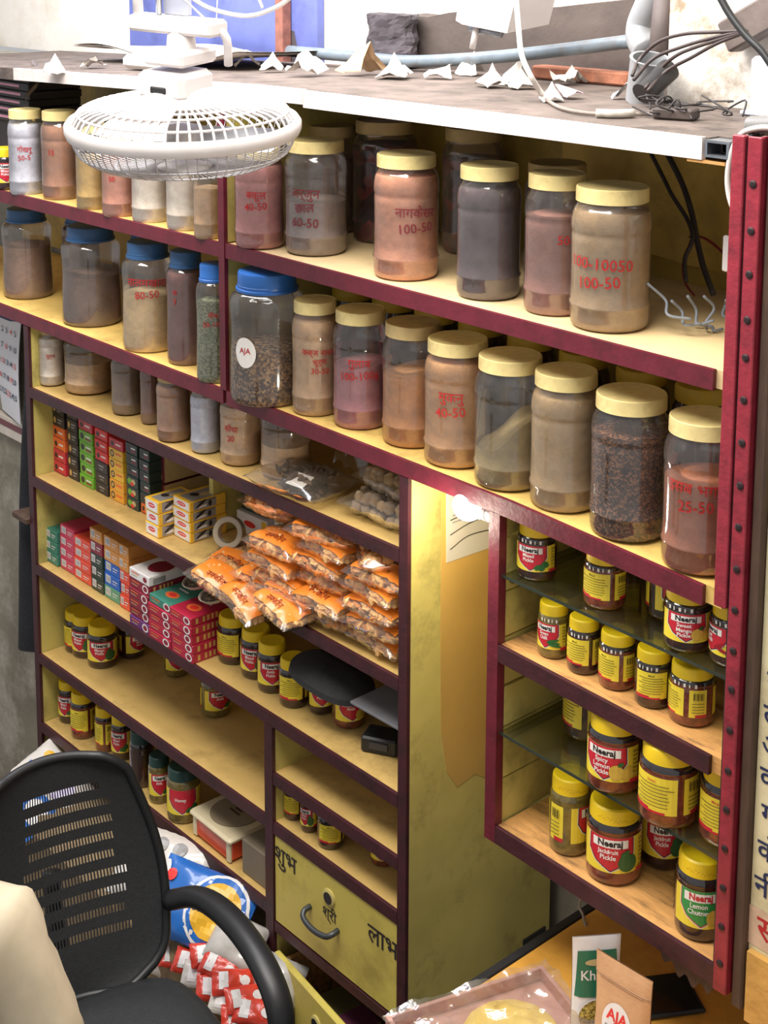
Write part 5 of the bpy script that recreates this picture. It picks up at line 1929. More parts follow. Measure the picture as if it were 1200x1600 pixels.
# grey plastic pipe with bend, and its open socket
M_gpipe = mat('grey_pvc', (150, 152, 154), .4, .15, 15, dark=(92, 86, 82), dscale=8, damt=.5)
pv = thing('drain_pipe', 'grey plastic pipe bend coming down onto the top board', 'pipe')
mb = MB()
pts = [at(1025, -20, Y=.42), at(1012, 10, Y=.42), at(1000, 40, Y=.42), at(1000, 62, Y=.41), at(1010, 80, Y=.40)]
mb.tube(pts, .026, M_gpipe, 18, smooth=5)
mb.build('bend', pv, smooth=True)
mb = MB()
mb.tube([at(1042, -20, Y=.40), at(1034, 60, Y=.395), at(1030, 110, Y=.39)], .022, mat('dark_pvc', (84, 72, 68), .6, .25, 20), 14)
mb.build('dark_stub', pv, smooth=True)
mb = MB()
c = at(1012, 118, Y=.33)
c.z = ZT + .048
ax = Vector((.25, -.15, .9)).normalized()
n1 = ax.cross(Vector((0, 1, 0))).normalized()
n2 = ax.cross(n1)
def sock(r, h):
    return [c + ax * h + n1 * (r * cos(2 * pi * k / 24)) + n2 * (r * sin(2 * pi * k / 24)) for k in range(24)]
rings = [sock(.034, -.048), sock(.036, .030), sock(.038, .036), sock(.032, .036), sock(.031, -.03)]
vv, ff = [], []
for r in rings:
    vv += r
for i in range(4):
    for k in range(24):
        j = (k + 1) % 24
        ff.append((i * 24 + k, i * 24 + j, i * 24 + 24 + j, i * 24 + 24 + k))
ff.append(tuple(reversed(range(24))))
ff.append(tuple(range(96, 120)))
mb.add(vv, ff, M_gpipe)
sk = thing('pipe_socket', 'open grey pipe socket standing on the top board with cables in front', 'pipe')
mb.build('socket', sk, smooth=True, angle=45)

mb = MB()
a, b = at(1003, 150, Y=.26), at(1046, 108, Y=.33)
a.z = max(a.z, ZT + .024)
mb.tube([a, (a + b) / 2, b], .021, mat('black_pipe_piece', (48, 46, 46), .5, .2, 20), 14)
o = mb.build('black_pipe_piece', None, smooth=True, angle=50)
tag(o, 'short black pipe piece leaning against the grey socket', 'pipe')

# dark cables fanning out from the bracket at the right
M_bcable = mat('brown_black_cable', (66, 54, 52), .5, .2, 40)
for k, pts in enumerate(([(988, 118), (1000, 92), (1030, 65), (1070, 53), (1120, 50), (1165, 48)],
                         [(990, 125), (1020, 92), (1060, 75), (1110, 60), (1165, 48)],
                         [(1008, 138), (1030, 110), (1060, 85), (1110, 66), (1166, 49)],
                         [(1012, 142), (1040, 112), (1080, 90), (1120, 68), (1168, 49)])):
    mb = MB()
    mb.tube([at(x, y, Y=.30 - .05 * (i == 0)) for i, (x, y) in enumerate(pts)], .0034, M_bcable, 7, smooth=6)
    o = mb.build('dark_cable', None, smooth=True)
    tag(o, ('uppermost', 'second', 'third', 'lowest')[k] + ' of the brown cables fanning from the wall bracket', 'cable', 'brown cables over the top board')
mb = MB()
mb.tube([at(x, y, Y=.24) for x, y in ((1122, -10), (1140, 22), (1165, 55), (1190, 80), (1212, 112))], .0066, M_black, 9, smooth=6)
o = mb.build('black_cable', None, smooth=True)
tag(o, 'thick black cable crossing the white pier', 'cable')
mb = MB()
q = at(1190, 30, Y=.36)
mb.box((-.075, -.02, -.028), (.045, .02, .030), mat('dark_metal_bracket', (112, 100, 94), .6, .25, 20, .1, 50, metal=.3), .004)
o = mb.build('wall_bracket', None, loc=(q.x, .36, q.z), rot=(0, -.5, 0))
tag(o, 'dark metal bracket on the white pier', 'bracket')
mb = MB()
q = at(1192, 168, Y=.30)
mb.box((0, 0, 0), (.16, .07, .10), mat('pale_blue_box', (204, 214, 232), .4, .06), .006)
mb.box((-.012, -.006, -.0), (.17, .075, .008), MATS['pale_blue_box'], .002)
o = mb.build('junction_box', None, loc=(q.x - .03, .30, ZT + .0005))
tag(o, 'pale junction box standing against the white pier', 'box')
# heap of wire ends on the board
M_wirek = mat('dark_wire', (52, 46, 46), .6, .2, 40)
mb = MB()
rnd = random.Random(3)
for k in range(9):
    b = at(1060 + rnd.uniform(-30, 60), 182 + rnd.uniform(-6, 6), Z=ZT)
    pts = [b + Vector((rnd.uniform(-.05, .05), rnd.uniform(-.04, .04), rnd.uniform(.003, .035))) for _ in range(5)]
    mb.tube(pts, .0018, M_wirek, 5, smooth=5)
o = mb.build('wire_tangle', None, smooth=True)
o['kind'] = 'stuff'
tag(o, 'tangle of dark wire ends on the right of the top board', 'wire', kind='stuff')
mb = MB()
q = at(1056, 186, Z=ZT)
mb.box((-.035, -.02, 0), (.035, .02, .018), mat('scorched_plate', (74, 64, 60), .7, .3, 30), .003)
o = mb.build('scorched_terminal', None, loc=(q.x, q.y, ZT + .0005), rz=.3)
tag(o, 'scorched terminal block beside the wire tangle', 'terminal')
# corrugated conduit and white cable over the iron post
cd = thing('conduit', 'grey corrugated conduit end above the iron post', 'conduit')
mb = MB()
a = at(1172, 195, Y=.02)
mb.lathe([(.0135 + (.0016 if k % 2 else 0), .004 * k) for k in range(34)], 18, mat('grey_conduit', (118, 116, 114), .5, .1), False, True)
mb.lathe([(.0115, .03), (.0115, .0), (.0135, 0)], 18, M_black, False, False)
mb.build('tube', cd, smooth=True, loc=(a.x, .02, ZT + .022), rot=(0, pi / 2 - .1, -.15))
mb = MB()
mb.tube([at(x, y, Y=.0) for x, y in ((1215, 200), (1185, 200), (1158, 210), (1143, 240), (1137, 280), (1142, 315), (1156, 345))], .0045, MATS['white_cable'], 8, smooth=6)
o = mb.build('white_cable', None, smooth=True)
tag(o, 'white cable curving down behind the red iron post', 'cable')
mb = MB()
mb.tube([at(x, y, Y=.012) for x, y in ((1215, 206), (1188, 208), (1165, 225), (1158, 260), (1162, 300))], .0055, M_black, 8, smooth=6)
o = mb.build('black_cable', None, smooth=True)
tag(o, 'black cable curving beside the white one at the iron post', 'cable')
# white switch box behind the iron post
sb = thing('switch_box', 'white plastic switch box half behind the iron post', 'switch', (-1.297, .10, 1.745))
mb = MB()
mb.box((-.010, 0, -.04), (.02, .05, .10), M_fan, .004)
mb.build('case', sb)
mb = MB()
mb.box((-.045, .012, .0), (-.010, .02, .058), M_fan, .002)
mb.build('lug', sb)
# cables on the back of the upper tier, right
for k, (pts, r, mm, lb) in enumerate((
    ([(1015, 235), (1040, 285), (1050, 305), (1075, 345), (1082, 375), (1070, 405), (1072, 440)], .004, M_wirek, 'dark cable hanging at the back of the upper tier, left of two'),
    ([(1040, 235), (1065, 285), (1080, 330), (1090, 380), (1100, 420), (1115, 460)], .0055, M_wirek, 'thick dark cable hanging at the back of the upper tier, right of two'),
    ([(1078, 370), (1100, 372), (1125, 390), (1135, 405)], .0025, mat('red_wire', (140, 44, 46), .5, .1), 'red wire looping towards the white switch box'),
    ([(1080, 375), (1068, 410), (1070, 440), (1085, 462)], .0022, mat('red_wire', (140, 44, 46), .5, .1), 'red wire drooping onto the upper shelf'))):
    mb = MB()
    q = [at(x, y, Y=.38 - .02 * i) for i, (x, y) in enumerate(pts)]
    q = [Vector((v.x, v.y, max(v.z, 1.632))) for v in q]
    mb.tube(q, r, mm, 7, smooth=6)
    o = mb.build('hanging_cable', None, smooth=True)
    tag(o, lb, 'cable')
M_gw = mat('grey_wire', (128, 134, 142), .5, .1)
for k, pts in enumerate(([(1068, 455), (1085, 485), (1100, 505), (1125, 515)], [(1095, 480), (1100, 500), (1115, 518), (1130, 520)], [(1110, 470), (1112, 495), (1125, 515), (1140, 512)],
                         [(1125, 468), (1130, 490), (1128, 510), (1118, 525)], [(1100, 510), (1115, 525), (1130, 535), (1132, 548)], [(1140, 470), (1128, 480), (1135, 495), (1145, 500)])):
    mb = MB()
    q = [at(x, y, Y=.20) for x, y in pts]
    z0 = 1.6235
    q = [Vector((v.x, .10 + .02 * (i % 2) + .018 * k, max(at(pts[i][0], pts[i][1], Y=.10 + .018 * k).z, z0 + .003))) for i, v in enumerate(q)]
    mb.tube(q, .0026, M_gw, 6, smooth=6)
    o = mb.build('grey_wire', None, smooth=True)
    tag(o, 'loose grey wire on the upper shelf beside the iron post, ' + ordinal(k, 6, 'first', 'last').replace(' from below', ''), 'wire', 'loose grey wires at the end of the upper shelf')

# ================================================================== BULB
bulb = thing('light_bulb', 'lit round bulb in a steel holder under the long shelf', 'lamp', (-1.729, .02, 1.243))
mb = MB()
R0 = .029
prof = [(.001, -R0)]
for k in range(1, 12):
    a = pi * k / 14
    prof.append((R0 * sin(a), -R0 * cos(a)))
prof += [(.017, .030), (.014, .040), (.013, .046)]
mb.lathe(prof, 24, mat('bulb_glow', (255, 250, 240), .3, 0, emit=14.0), False, True)
mb.build('glass', bulb, smooth=True, loc=(-.068, -.012, .004), rot=(0, pi / 2, 0))
mb = MB()
mb.lathe([(.013, 0), (.0155, .002), (.0155, .010), (.0135, .012), (.0155, .014), (.0155, .026), (.011, .030)], 20, mat('white_holder', (206, 202, 196), .4, .1))
mb.build('holder', bulb, smooth=True, angle=40, loc=(-.026, -.012, .004), rot=(0, pi / 2, 0))
ld = bpy.data.lights.new('bulb_light', 'POINT')
ld.energy = 2.2
ld.color = (1.0, .91, .74)
ld.shadow_soft_size = .03
lo = bpy.data.objects.new('bulb_light', ld)
COL.objects.link(lo)
lo.parent = bulb
lo.location = (-.09, -.065, -.045)
# ================================================================== BOTTOM SHELF BOX
t = thing('food_container', 'red food container with cream lid on the bottom shelf', 'container', (-2.640, .082, .1415), -.02)
mb = MB()
mb.box((-.078, -.070, 0), (.078, .070, .052), mat('container_red', (216, 74, 44), .35, .1, 30, coat=.4), .008)
mb.build('tub', t, smooth=True, angle=40)
mb = MB()
for sx in (-1, 1):
    mb.box((sx * .070 - .008, -.072, .002), (sx * .070 + .008, -.064, .050), mat('container_cream', (222, 208, 172), .4, .06), .002)
mb.build('corner_rib', t)
mb = MB()
mb.box((-.086, -.078, .050), (.086, .078, .066), MATS['container_cream'], .006)
mb.lathe([(.060, .066), (.062, .068), (.055, .0675), (.001, .0675)], 32, mat('lid_grey_disc', (150, 136, 112), .45, .1), False, False)
print_flat(mb, [(M_brownpost, rect(-.02, -.006, .02, .0)), (M_brownpost, rect(-.012, .006, .012, .012))], (0, 0, .0682), (1, 0, 0), (0, 1, 0), .0004)
mb.build('lid', t, smooth=True, angle=40)
mb = MB()
mb.box((-.055, -.07, 0), (.055, .07, .085), mat('grey_cardboard', (126, 114, 96), .7, .12, 12), .003)
o = mb.build('grey_box', None, loc=(-2.470, .085, .1415))
tag(o, 'plain grey box between the red container and the divider', 'box')

# poster on the cabinet side
mb = MB()
a = at(697, 760, X=-1.937)
mb.add([(-1.9375, .092, 1.065), (-1.9375, .225, 1.062), (-1.9375, .235, 1.258), (-1.9375, .088, 1.258), (-1.9395, .092, 1.065), (-1.9395, .225, 1.062), (-1.9395, .235, 1.258), (-1.9395, .088, 1.258)],
       [(0, 1, 2, 3), (7, 6, 5, 4), (0, 4, 5, 1), (1, 5, 6, 2), (2, 6, 7, 3), (3, 7, 4, 0)], mat('poster_paper', (206, 202, 190), .6, .06, 12))
for k in range(8):
    z = 1.24 - .014 * k
    print_flat(mb, [(K_grey, rect(.005, 0, .035 + .01 * (k % 3), .003))], (-1.9373, .10, z), (0, 1, 0), (0, 0, 1), .0003)
for k in range(3):
    mb.tube([(-1.9368, .10, 1.09 + .03 * k), (-1.9368, .15, 1.105 + .025 * k), (-1.9368, .222, 1.10 + .035 * k)], .0012, M_ink, 4, smooth=4)
o = mb.build('poster', None)
tag(o, 'pale printed poster on the cabinet side behind the bulb', 'poster')

# ================================================================== LEFT WALL THINGS
t = thing('wall_calendar', 'paper wall calendar hanging left of the cabinet', 'calendar', (-3.835, .150, 0))
mb = MB()
def calf(u, v, off=0):
    return (-.085 + .17 * u + .02 * v, -.012 * sin(v * 3) - off - .03 * v * u, 1.245 - .36 * v)
mb.grid(lambda u, v: calf(u, v), 6, 12, mat('calendar_paper', (220, 220, 226), .6, .04))
mb.grid(lambda u, v: calf(u, v, -.002), 6, 12, MATS['calendar_paper'])
mb.build('sheet', t, smooth=True)
mb = MB()
for r in range(5):
    for c in range(5):
        p = calf(.16 + .17 * c, .30 + .13 * r)
        print_flat(mb, [(K_scar if (r + c) % 3 == 0 else M_ink_blue, str((r * 5 + c) % 28 + 1), 0, 0, .024, .01)], (p[0], p[1] - .0015, p[2]), (1, 0, 0), (.0, -.05, 1), .0006)
p = calf(.1, .2)
print_flat(mb, [(M_ink_blue, rect(0, 0, .14, .012))], (p[0], p[1] - .0015, p[2]), (1, -.01, 0), (0, 0, 1), .0006)
mb.build('printed_dates', t)
mb = MB()
mb.box((-4.05, .138, .815), (-3.655, .158, .875), mat('board_maroon_white', (206, 196, 184), .6, .1), .002)
mb.box((-4.05, .136, .845), (-3.655, .139, .862), K_mar)
o = mb.build('wall_board', None)
tag(o, 'white and maroon strip board on the wall under the calendar', 'board')
mb = MB()
def cl(u, v, d=0.0):
    w = .155 * (.62 + .55 * v) + .012 * sin(v * 9)
    x = -3.515 - .05 * v + (u - .5) * w + .012 * sin(v * 7 + 1)
    return (x, .045 + .018 * sin(u * 9 + v * 3) + d, 1.255 - .985 * v)
mclo = mat('black_hanging_cloth', (34, 36, 42), .85, .2, 20, .2, 120)
mb.grid(lambda u, v: cl(u, v), 14, 30, mclo)
mb.grid(lambda u, v: cl(u, v, .012), 14, 30, mclo)
o = mb.build('hanging_cloth', None, smooth=True)
tag(o, 'long black cloth hanging beside the left end of the cabinet', 'cloth')
mb = MB()
mb.box((-3.53, -.02, .705), (-3.45, .03, .722), M_brownpost, .002)
o = mb.build('wooden_peg', None)
tag(o, 'short wooden peg sticking out of the cabinet side by the cloth', 'peg')

# stack at the far left of the upper shelf
mb = MB()
mb.box((-3.83, .10, 1.603), (-3.60, .34, 1.775), mat('dark_carton', (52, 48, 52), .6, .15), .003)
o = mb.build('dark_carton', None)
tag(o, 'dark carton behind the jars at the far left of the upper shelf', 'box')
for k in range(6):
    mb = MB()
    mb.box((-.10, -.08, 0), (.10, .08, .0215), mat('black_pack', (44, 42, 48), .5, .1), .002)
    print_flat(mb, [(cmat((222, 150, 176)), rect(.02, .008, .15, .015))], (-.10, -.08, 0), (1, 0, 0), (0, 0, 1), .0004)
    o = mb.build('flat_pack', None, loc=(-3.665 + .006 * (k % 2), .17, 1.7755 + .0225 * k))
    tag(o, 'black flat pack with pink stripe, %s in the stack at the far left' % ordinal(k, 6), 'box', 'black packs with pink stripes')
mb = MB()
mb.grid(lambda u, v: (-3.55 + .035 * u + .012 * sin(v * 9), .10 - .03 * u + .02 * sin(v * 7), 1.945 - .17 * v + .01 * sin(u * 8)), 8, 14, M_film2)
o = mb.build('clear_wrapper', None, smooth=True)
tag(o, 'crinkled clear wrapper hanging beside the stack of black packs', 'wrapper')
pickle('yellow lidded jar at the very left edge of the upper shelf', None, 1.607, pos=(-3.575, .02, .036, .112), turn=10, group='pickle jars')

# ================================================================== GOODS UNDER THE CABINET
M_kraftsack = mat('jute_sack', (138, 118, 88), .9, .2, 60, .3, 200)
mb = MB()
mb.box((-3.40, -.16, FLOOR), (-2.42, .30, .01), M_kraftsack, .03)
o = mb.build('jute_sack', None, smooth=True, angle=40)
tag(o, 'long jute sack on the floor under the cabinet', 'sack')


def sack(label, x, y, z, L, Wd, T, seed, rot, m, prints=None, name='sack', group=None):
    t = thing(name, label, 'bag', (x, y, z), 0, group, rot=rot)
    mb = MB()
    pillow(mb, L, Wd, T, seed, m, 20, 16)
    mb.build('bag_skin', t, smooth=True)
    if prints:
        fn = pillow_fn(L, Wd, T, seed)
        for k, it in enumerate(prints):
            mb = MB()
            if isinstance(it[1], str):
                v0, f0 = text_geo(it[1], .02)
                pl_ = [(it[2] + q[0] * it[4], it[3] + q[1] * it[4]) for q in v0]
                fs = f0
                groups = [(pl_, fs)]
            else:
                groups = []
                for q in slice_poly(it[1], .012):
                    q2 = slice_poly([(b, a) for a, b in q], .012)
                    for g in q2:
                        groups.append(([(b, a) for a, b in g], [tuple(range(len(g)))]))
            for (pp_, fs) in groups:
                vs3 = []
                for (a, b) in pp_:
                    u, v = a / L + .5, b / Wd + .5
                    x3, y3, z3 = fn(min(max(u, 0), 1), min(max(v, 0), 1), 1)
                    vs3.append((x3, y3, z3 + .0012 + .0006 * k))
                mb.add(vs3, fs, it[0])
            mb.build('printed_patch', t, smooth=True)
    return t


M_sackw = mat('white_plastic_sack', (212, 206, 198), .4, .08, 20, coat=.4)
M_sackb = mat('blue_plastic_sack', (36, 104, 186), .35, .08, 20, coat=.5)
K_sg = cmat((228, 176, 48))
K_navy = cmat((36, 48, 84))
sack('white sack with yellow print under the bottom shelf', -2.715, -.075, .085, .24, .17, .07, 31, (.75, .1, .45), M_sackw, [(K_sg, ellipse(-.02, -.02, .05, .04)), (K_navy, rect(.05, -.06, .085, -.03)), (K_grey, ellipse(-.02, .05, .018, .018, 14)), (K_grey, ellipse(.03, .05, .018, .018, 14))])
sack('blue sack with a yellow round emblem in front of the bottom shelf', -2.545, -.085, .085, .24, .165, .06, 32, (.75, .12, .45), M_sackb,
     [(K_white, ellipse(.045, .0, .075, .082, 28)), (M_sackb, ellipse(.045, .0, .068, .075, 28)), (K_sg, ellipse(.045, .0, .058, .062, 26)), (K_navy, 'SHAKTI', .045, -.012, .034), (K_white, ellipse(-.115, .02, .02, .05, 14)), (K_scar, ellipse(-.09, .04, .014, .014, 10))])
sack('clear white plastic bag right of the blue sack', -2.425, -.075, .06, .12, .11, .07, 33, (.5, .2, .5), mat('milky_bag', (188, 184, 178), .25, .15, 30, coat=.6))
sack('blue and white packet on the floor goods left of the chair', -3.29, -.05, .045, .20, .13, .05, 34, (.45, .45, .2), M_sackw, [(M_sackb, rect(-.08, -.05, .0, -.01)), (K_sg, ellipse(-.05, .03, .02, .015)), (cmat((190, 180, 214)), ellipse(.03, .0, .05, .035))])
sack('small blue packet under the blue and white one', -3.26, -.12, .0, .14, .10, .04, 35, (.4, .3, -.2), M_sackb, [(K_white, ellipse(.02, .0, .04, .03))])
M_redp2 = mat('red_white_packet', (214, 62, 44), .35, .1, 30, coat=.5)
for k, (px, py, Y, rz) in enumerate(((258, 1508, -.14, .4), (282, 1494, -.13, .7), (304, 1506, -.14, .5), (330, 1492, -.12, 1.0), (318, 1526, -.15, .6), (346, 1512, -.13, .3), (340, 1545, -.15, .8), (365, 1535, -.14, .9), (362, 1568, -.16, .5), (385, 1560, -.14, 1.1), (400, 1582, -.14, .6), (380, 1592, -.16, .9))):
    p = at(px, py, Y=Y)
    sack('red and white packet in the heap seen through the chair arm, ' + ('first', 'second', 'third', 'fourth', 'fifth', 'sixth', 'seventh', 'eighth', 'ninth', 'tenth', 'eleventh', 'last')[k], p.x, Y, p.z, .095, .055, .026, 40 + k, (.6, .2, rz + .2), M_redp2 if k % 4 else M_sackw,
         [(K_white, rect(-.035, -.018, -.015, .018)), (K_scar if k % 4 == 0 else K_white, ellipse(.022, .0, .012, .010))], name='small_packet', group='red and white packets in the heap')
p = at(372, 1500, Y=-.03)
sack('crumpled white paper bag behind the red packets', p.x, -.03, p.z - .01, .20, .16, .09, 51, (.9, .1, .4), M_paper)
p = at(418, 1545, Y=-.06)
sack('grey plastic bag behind the red packets beside the divider', p.x - .01, -.06, p.z - .01, .15, .15, .08, 52, (.9, .2, .5), MATS['milky_bag'])
mb = MB()
mb.box((-2.62, -.30, FLOOR), (-2.30, -.165, -.12), mat('brown_carton', (140, 110, 76), .8, .15), .004)
o = mb.build('brown_carton', None)
tag(o, 'brown carton on the floor carrying the red packets', 'box')

# ================================================================== OFFICE CHAIR
M_mesh = mat('chair_mesh_black', (38, 39, 41), .75, .18, 120, .25, 400)
M_chair = mat('chair_black_plastic', (34, 35, 37), .42, .1, 30)
M_seat = mat('chair_seat_black', (36, 38, 40), .6, .12, 60, .1, 200)
chair = thing('office_chair', 'black office chair with slotted mesh back and loop arms', 'chair', (-2.252, -.498, FLOOR), -.16)


def backp(s, t_, off=0.0):
    w = .190 + .040 * sin(pi * min(1, t_ * 1.15)) - .02 * t_
    edge = 1.0
    if t_ > .86:
        edge = math.sqrt(max(0, 1 - ((t_ - .86) / .145) ** 2 * .55))
    if t_ < .16:
        edge = math.sqrt(max(0, 1 - ((.16 - t_) / .16) ** 2 * .7))
    y = s * w * edge
    x = -.185 - .11 * t_ ** 1.2 - .035 * (1 - s * s) + off - .02 * sin(pi * t_)
    return (x, y, .452 + .470 * t_ + .012 * (1 - s * s) * (1 if t_ > .9 else 0))


NS, NT = 128, 64
slit_rows = set()
for _k in range(9):
    slit_rows |= {14 + _k * 5, 15 + _k * 5}
def skip_slit(i, j):
    if j in slit_rows:
        k = (j - 14) // 5
        lo, hi = 44 + (k * 3) % 4, 108 - (k * 5) % 7
        return lo <= i < hi and (i % 2 == 0)
    return False
mb = MB()
mb.grid(lambda u, v: backp(2 * u - 1, v), NS, NT, M_mesh, skip=skip_slit)
mb.build('back_mesh', chair, smooth=True)
mb = MB()
loop = [backp(-1, k / 14) for k in range(15)] + [backp(-1 + 2 * k / 10, 1) for k in range(1, 10)] + [backp(1, 1 - k / 14) for k in range(15)] + [backp(1 - 2 * k / 10, 0) for k in range(1, 10)]
mb.tube(loop, .010, M_chair, 10, closed=True, smooth=2)
mb.tube([backp(0, .0, -.02), backp(0, .3, -.035), backp(0, .5, -.03)], .02, M_chair, 8, smooth=3)
mb.build('back_frame', chair, smooth=True)
mb = MB()
for sgn in (-1, 1):
    mbx = MB()
    pts = [(-.215, sgn * .235, .600), (-.15, sgn * .262, .630), (-.03, sgn * .272, .648), (.100, sgn * .272, .640), (.180, sgn * .27, .598), (.188, sgn * .268, .535), (.115, sgn * .262, .468), (.02, sgn * .24, .430)]
    mbx.tube(pts, .021, M_chair, 12, smooth=5)
    # flatten into a broad pad
    mbx.v = [(p[0], sgn * .262 + (p[1] - sgn * .262) * 1.35, p[2]) for p in mbx.v]
    mbx.build('arm_loop', chair, smooth=True)
mb = MB()
def seatf(u, v):
    a = 2 * pi * u
    ca, sa = cos(a), sin(a)
    r = (abs(ca) ** 4 + abs(sa) ** 4) ** -.25
    prof = [(0.0, .0), (.7, -.005), (.93, .0), (1.0, .018), (1.0, .040), (.95, .058), (.75, .066), (.4, .062), (0.0, .058)]
    k = v * (len(prof) - 1)
    i = min(int(k), len(prof) - 2)
    fr_ = k - i
    rr = prof[i][0] + (prof[i + 1][0] - prof[i][0]) * fr_
    zz = prof[i][1] + (prof[i + 1][1] - prof[i][1]) * fr_
    return (.03 + .235 * rr * r * ca, .235 * rr * r * sa, .410 + zz)
mb.grid(seatf, 48, 24, M_seat)
mb.build('seat', chair, smooth=True)
mb = MB()
mb.tube([(.0, 0, .12), (.0, 0, .41)], .025, M_chair, 14)
mb.build('gas_lift', chair, smooth=True)
for k in range(5):
    a = 2 * pi * k / 5 + .3
    mb = MB()
    mb.tube([(0, 0, .13), (.15 * cos(a), .15 * sin(a), .105), (.27 * cos(a), .27 * sin(a), .075)], .018, M_chair, 8, taper=lambda f: .024 - .010 * f)
    lg = mb.build('leg', chair, smooth=True)
    mb = MB()
    mb.lathe([(.001, -.020), (.022, -.018), (.027, -.008), (.027, .008), (.022, .018), (.001, .020)], 16, M_black, False, False)
    mb.build('caster', lg, smooth=True, loc=(.27 * cos(a), .27 * sin(a), .029), rot=(pi / 2, 0, a))

# ================================================================== SEATED PERSON (cream shirt)
def skinned(name, parent, verts, edges, radii, m, sub=2, root=0):
    me = bpy.data.meshes.new(name)
    me.from_pydata(verts, edges, [])
    me.materials.append(m)
    o = link(name, me, parent)
    sk_ = o.modifiers.new('skin', 'SKIN')
    if not me.skin_vertices:
        me.skin_vertices.new()
    for i, r in enumerate(radii):
        sv = me.skin_vertices[0].data[i]
        sv.radius = (r, r) if not isinstance(r, tuple) else r
        sv.use_root = (i == root)
    sk_.use_smooth_shade = True
    sb_ = o.modifiers.new('sub', 'SUBSURF')
    sb_.levels = sub
    sb_.render_levels = sub
    return o


M_skin = mat('skin_brown', (150, 104, 76), .55, .08, 40)
M_shirt = mat('cream_cloth', (200, 186, 160), .85, .05, 30, .04, 60)
M_hair = mat('hair_black', (26, 22, 22), .5, .2, 80)
sh_pt = at(16, 1462, Y=-.86)
rt_dir = Vector((.80, .60, 0)).normalized()
fw_dir = Vector((-rt_dir.y, rt_dir.x, 0))
SW = .185
org = Vector((sh_pt.x, sh_pt.y, FLOOR)) - rt_dir * SW
sz_ = sh_pt.z - FLOOR              # shoulder joint height above the floor
person = thing('person', 'person in a cream shirt seated in front of the chair, cut off by the frame', 'person', org, math.atan2(rt_dir.y, rt_dir.x) + pi)
# local frame: +x is the person's right-hand side, +y is forward (towards the desk)
hip = sz_ - .47
V, E, RD = [], [], []
def nv(p, r, link_to=None):
    V.append(p)
    RD.append(r)
    if link_to is not None:
        E.append((link_to, len(V) - 1))
    return len(V) - 1
pel = nv((0, 0, hip), .115)
sp1 = nv((0, -.01, hip + .17), .112, pel)
sp2 = nv((0, -.01, hip + .33), .125, sp1)
nk = nv((0, .0, sz_ + .075), .052, sp2)
nk2 = nv((0, .018, sz_ + .135), .05, nk)
hd1 = nv((0, .030, sz_ + .20), .078, nk2)
hd2 = nv((0, .030, sz_ + .275), .088, hd1)
hd3 = nv((0, .020, sz_ + .335), .062, hd2)
hands = []
for sgn in (1, -1):
    sh = nv((sgn * (SW - .015), -.01, sz_ - .012), .058, sp2)
    el = nv((sgn * (SW + .045), -.02, sz_ - .29), .043, sh)
    wr = nv((sgn * (SW - .03), .20, sz_ - .385), .028, el)
    pa = nv((sgn * (SW - .045), .265, sz_ - .395), .034, wr)
    for f in range(4):
        bx = sgn * (SW - .045 + (-.027 + .018 * f))
        k1 = nv((bx, .310, sz_ - .392), .0095, pa)
        k2 = nv((bx, .340 + .006 * (f in (1, 2)), sz_ - .400), .0088, k1)
        nv((bx, .358 + .009 * (f in (1, 2)), sz_ - .415), .008, k2)
    t1 = nv((sgn * (SW - .10), .265, sz_ - .392), .0105, pa)
    nv((sgn * (SW - .115), .295, sz_ - .398), .009, t1)
    th = nv((sgn * .10, .06, hip - .02), .095, pel)
    kn = nv((sgn * .13, .42, hip + .0), .066, th)
    an = nv((sgn * .13, .40, .09), .042, kn)
    hl = nv((sgn * .13, .44, .04), .038, an)
    nv((sgn * .14, .58, .03), .034, hl)
skinned('body', person, V, E, RD, M_skin)
V, E, RD = [], [], []
pel = nv((0, 0, hip - .06), .150)
a1 = nv((0, 0, hip + .10), .138, pel)
a2 = nv((0, -.01, hip + .25), .140, a1)
a3 = nv((0, -.01, hip + .38), .142, a2)
a4 = nv((0, .0, sz_ + .03), .085, a3)
a5 = nv((0, .004, sz_ + .075), .066, a4)
for sgn in (1, -1):
    s1 = nv((sgn * (SW - .02), -.012, sz_ - .005), .082, a3)
    s2 = nv((sgn * (SW + .028), -.022, sz_ - .13), .073, s1)
    s3 = nv((sgn * (SW + .050), -.03, sz_ - .27), .068, s2)
    s4 = nv((sgn * (SW + .03), .05, sz_ - .325), .062, s3)
    s5 = nv((sgn * (SW - .01), .15, sz_ - .362), .052, s4)
shirt = skinned('shirt', person, V, E, RD, M_shirt)
dt = bpy.data.textures.new('cloth_folds', 'CLOUDS')
dt.noise_scale = .09
dm = shirt.modifiers.new('folds', 'DISPLACE')
dm.texture = dt
dm.strength = .034
dm.mid_level = .5
V, E, RD = [], [], []
pel = nv((0, 0, hip - .02), .140)
for sgn in (1, -1):
    t1 = nv((sgn * .10, .07, hip - .02), .108, pel)
    t2 = nv((sgn * .13, .42, hip + .0), .082, t1)
    nv((sgn * .13, .40, .14), .066, t2)
skinned('trousers', person, V, E, RD, mat('grey_trousers', (92, 90, 92), .85, .1, 40))
mb = MB()
mb.grid(lambda u, v: (.094 * cos(2 * pi * u) * cos(v * 1.5), .012 + .104 * sin(2 * pi * u) * cos(v * 1.5) - .012, sz_ + .275 + .105 * sin(v * 1.5) - .06 * max(0, -sin(2 * pi * u)) * (1 - v)), 28, 10, M_hair)
mb.build('hair', person, smooth=True)
mb = MB()
for sgn in (-1, 1):
    mb.lathe([(.001, -.011), (.008, -.008), (.011, 0), (.008, .008), (.001, .011)], 10, mat('eye_white', (230, 226, 220), .3, 0), False, False, cx=sgn * .032, cy=.112)
mb.v = [(p[0], p[1], p[2] + sz_ + .262) for p in mb.v]
mb.build('eyes', person, smooth=True)
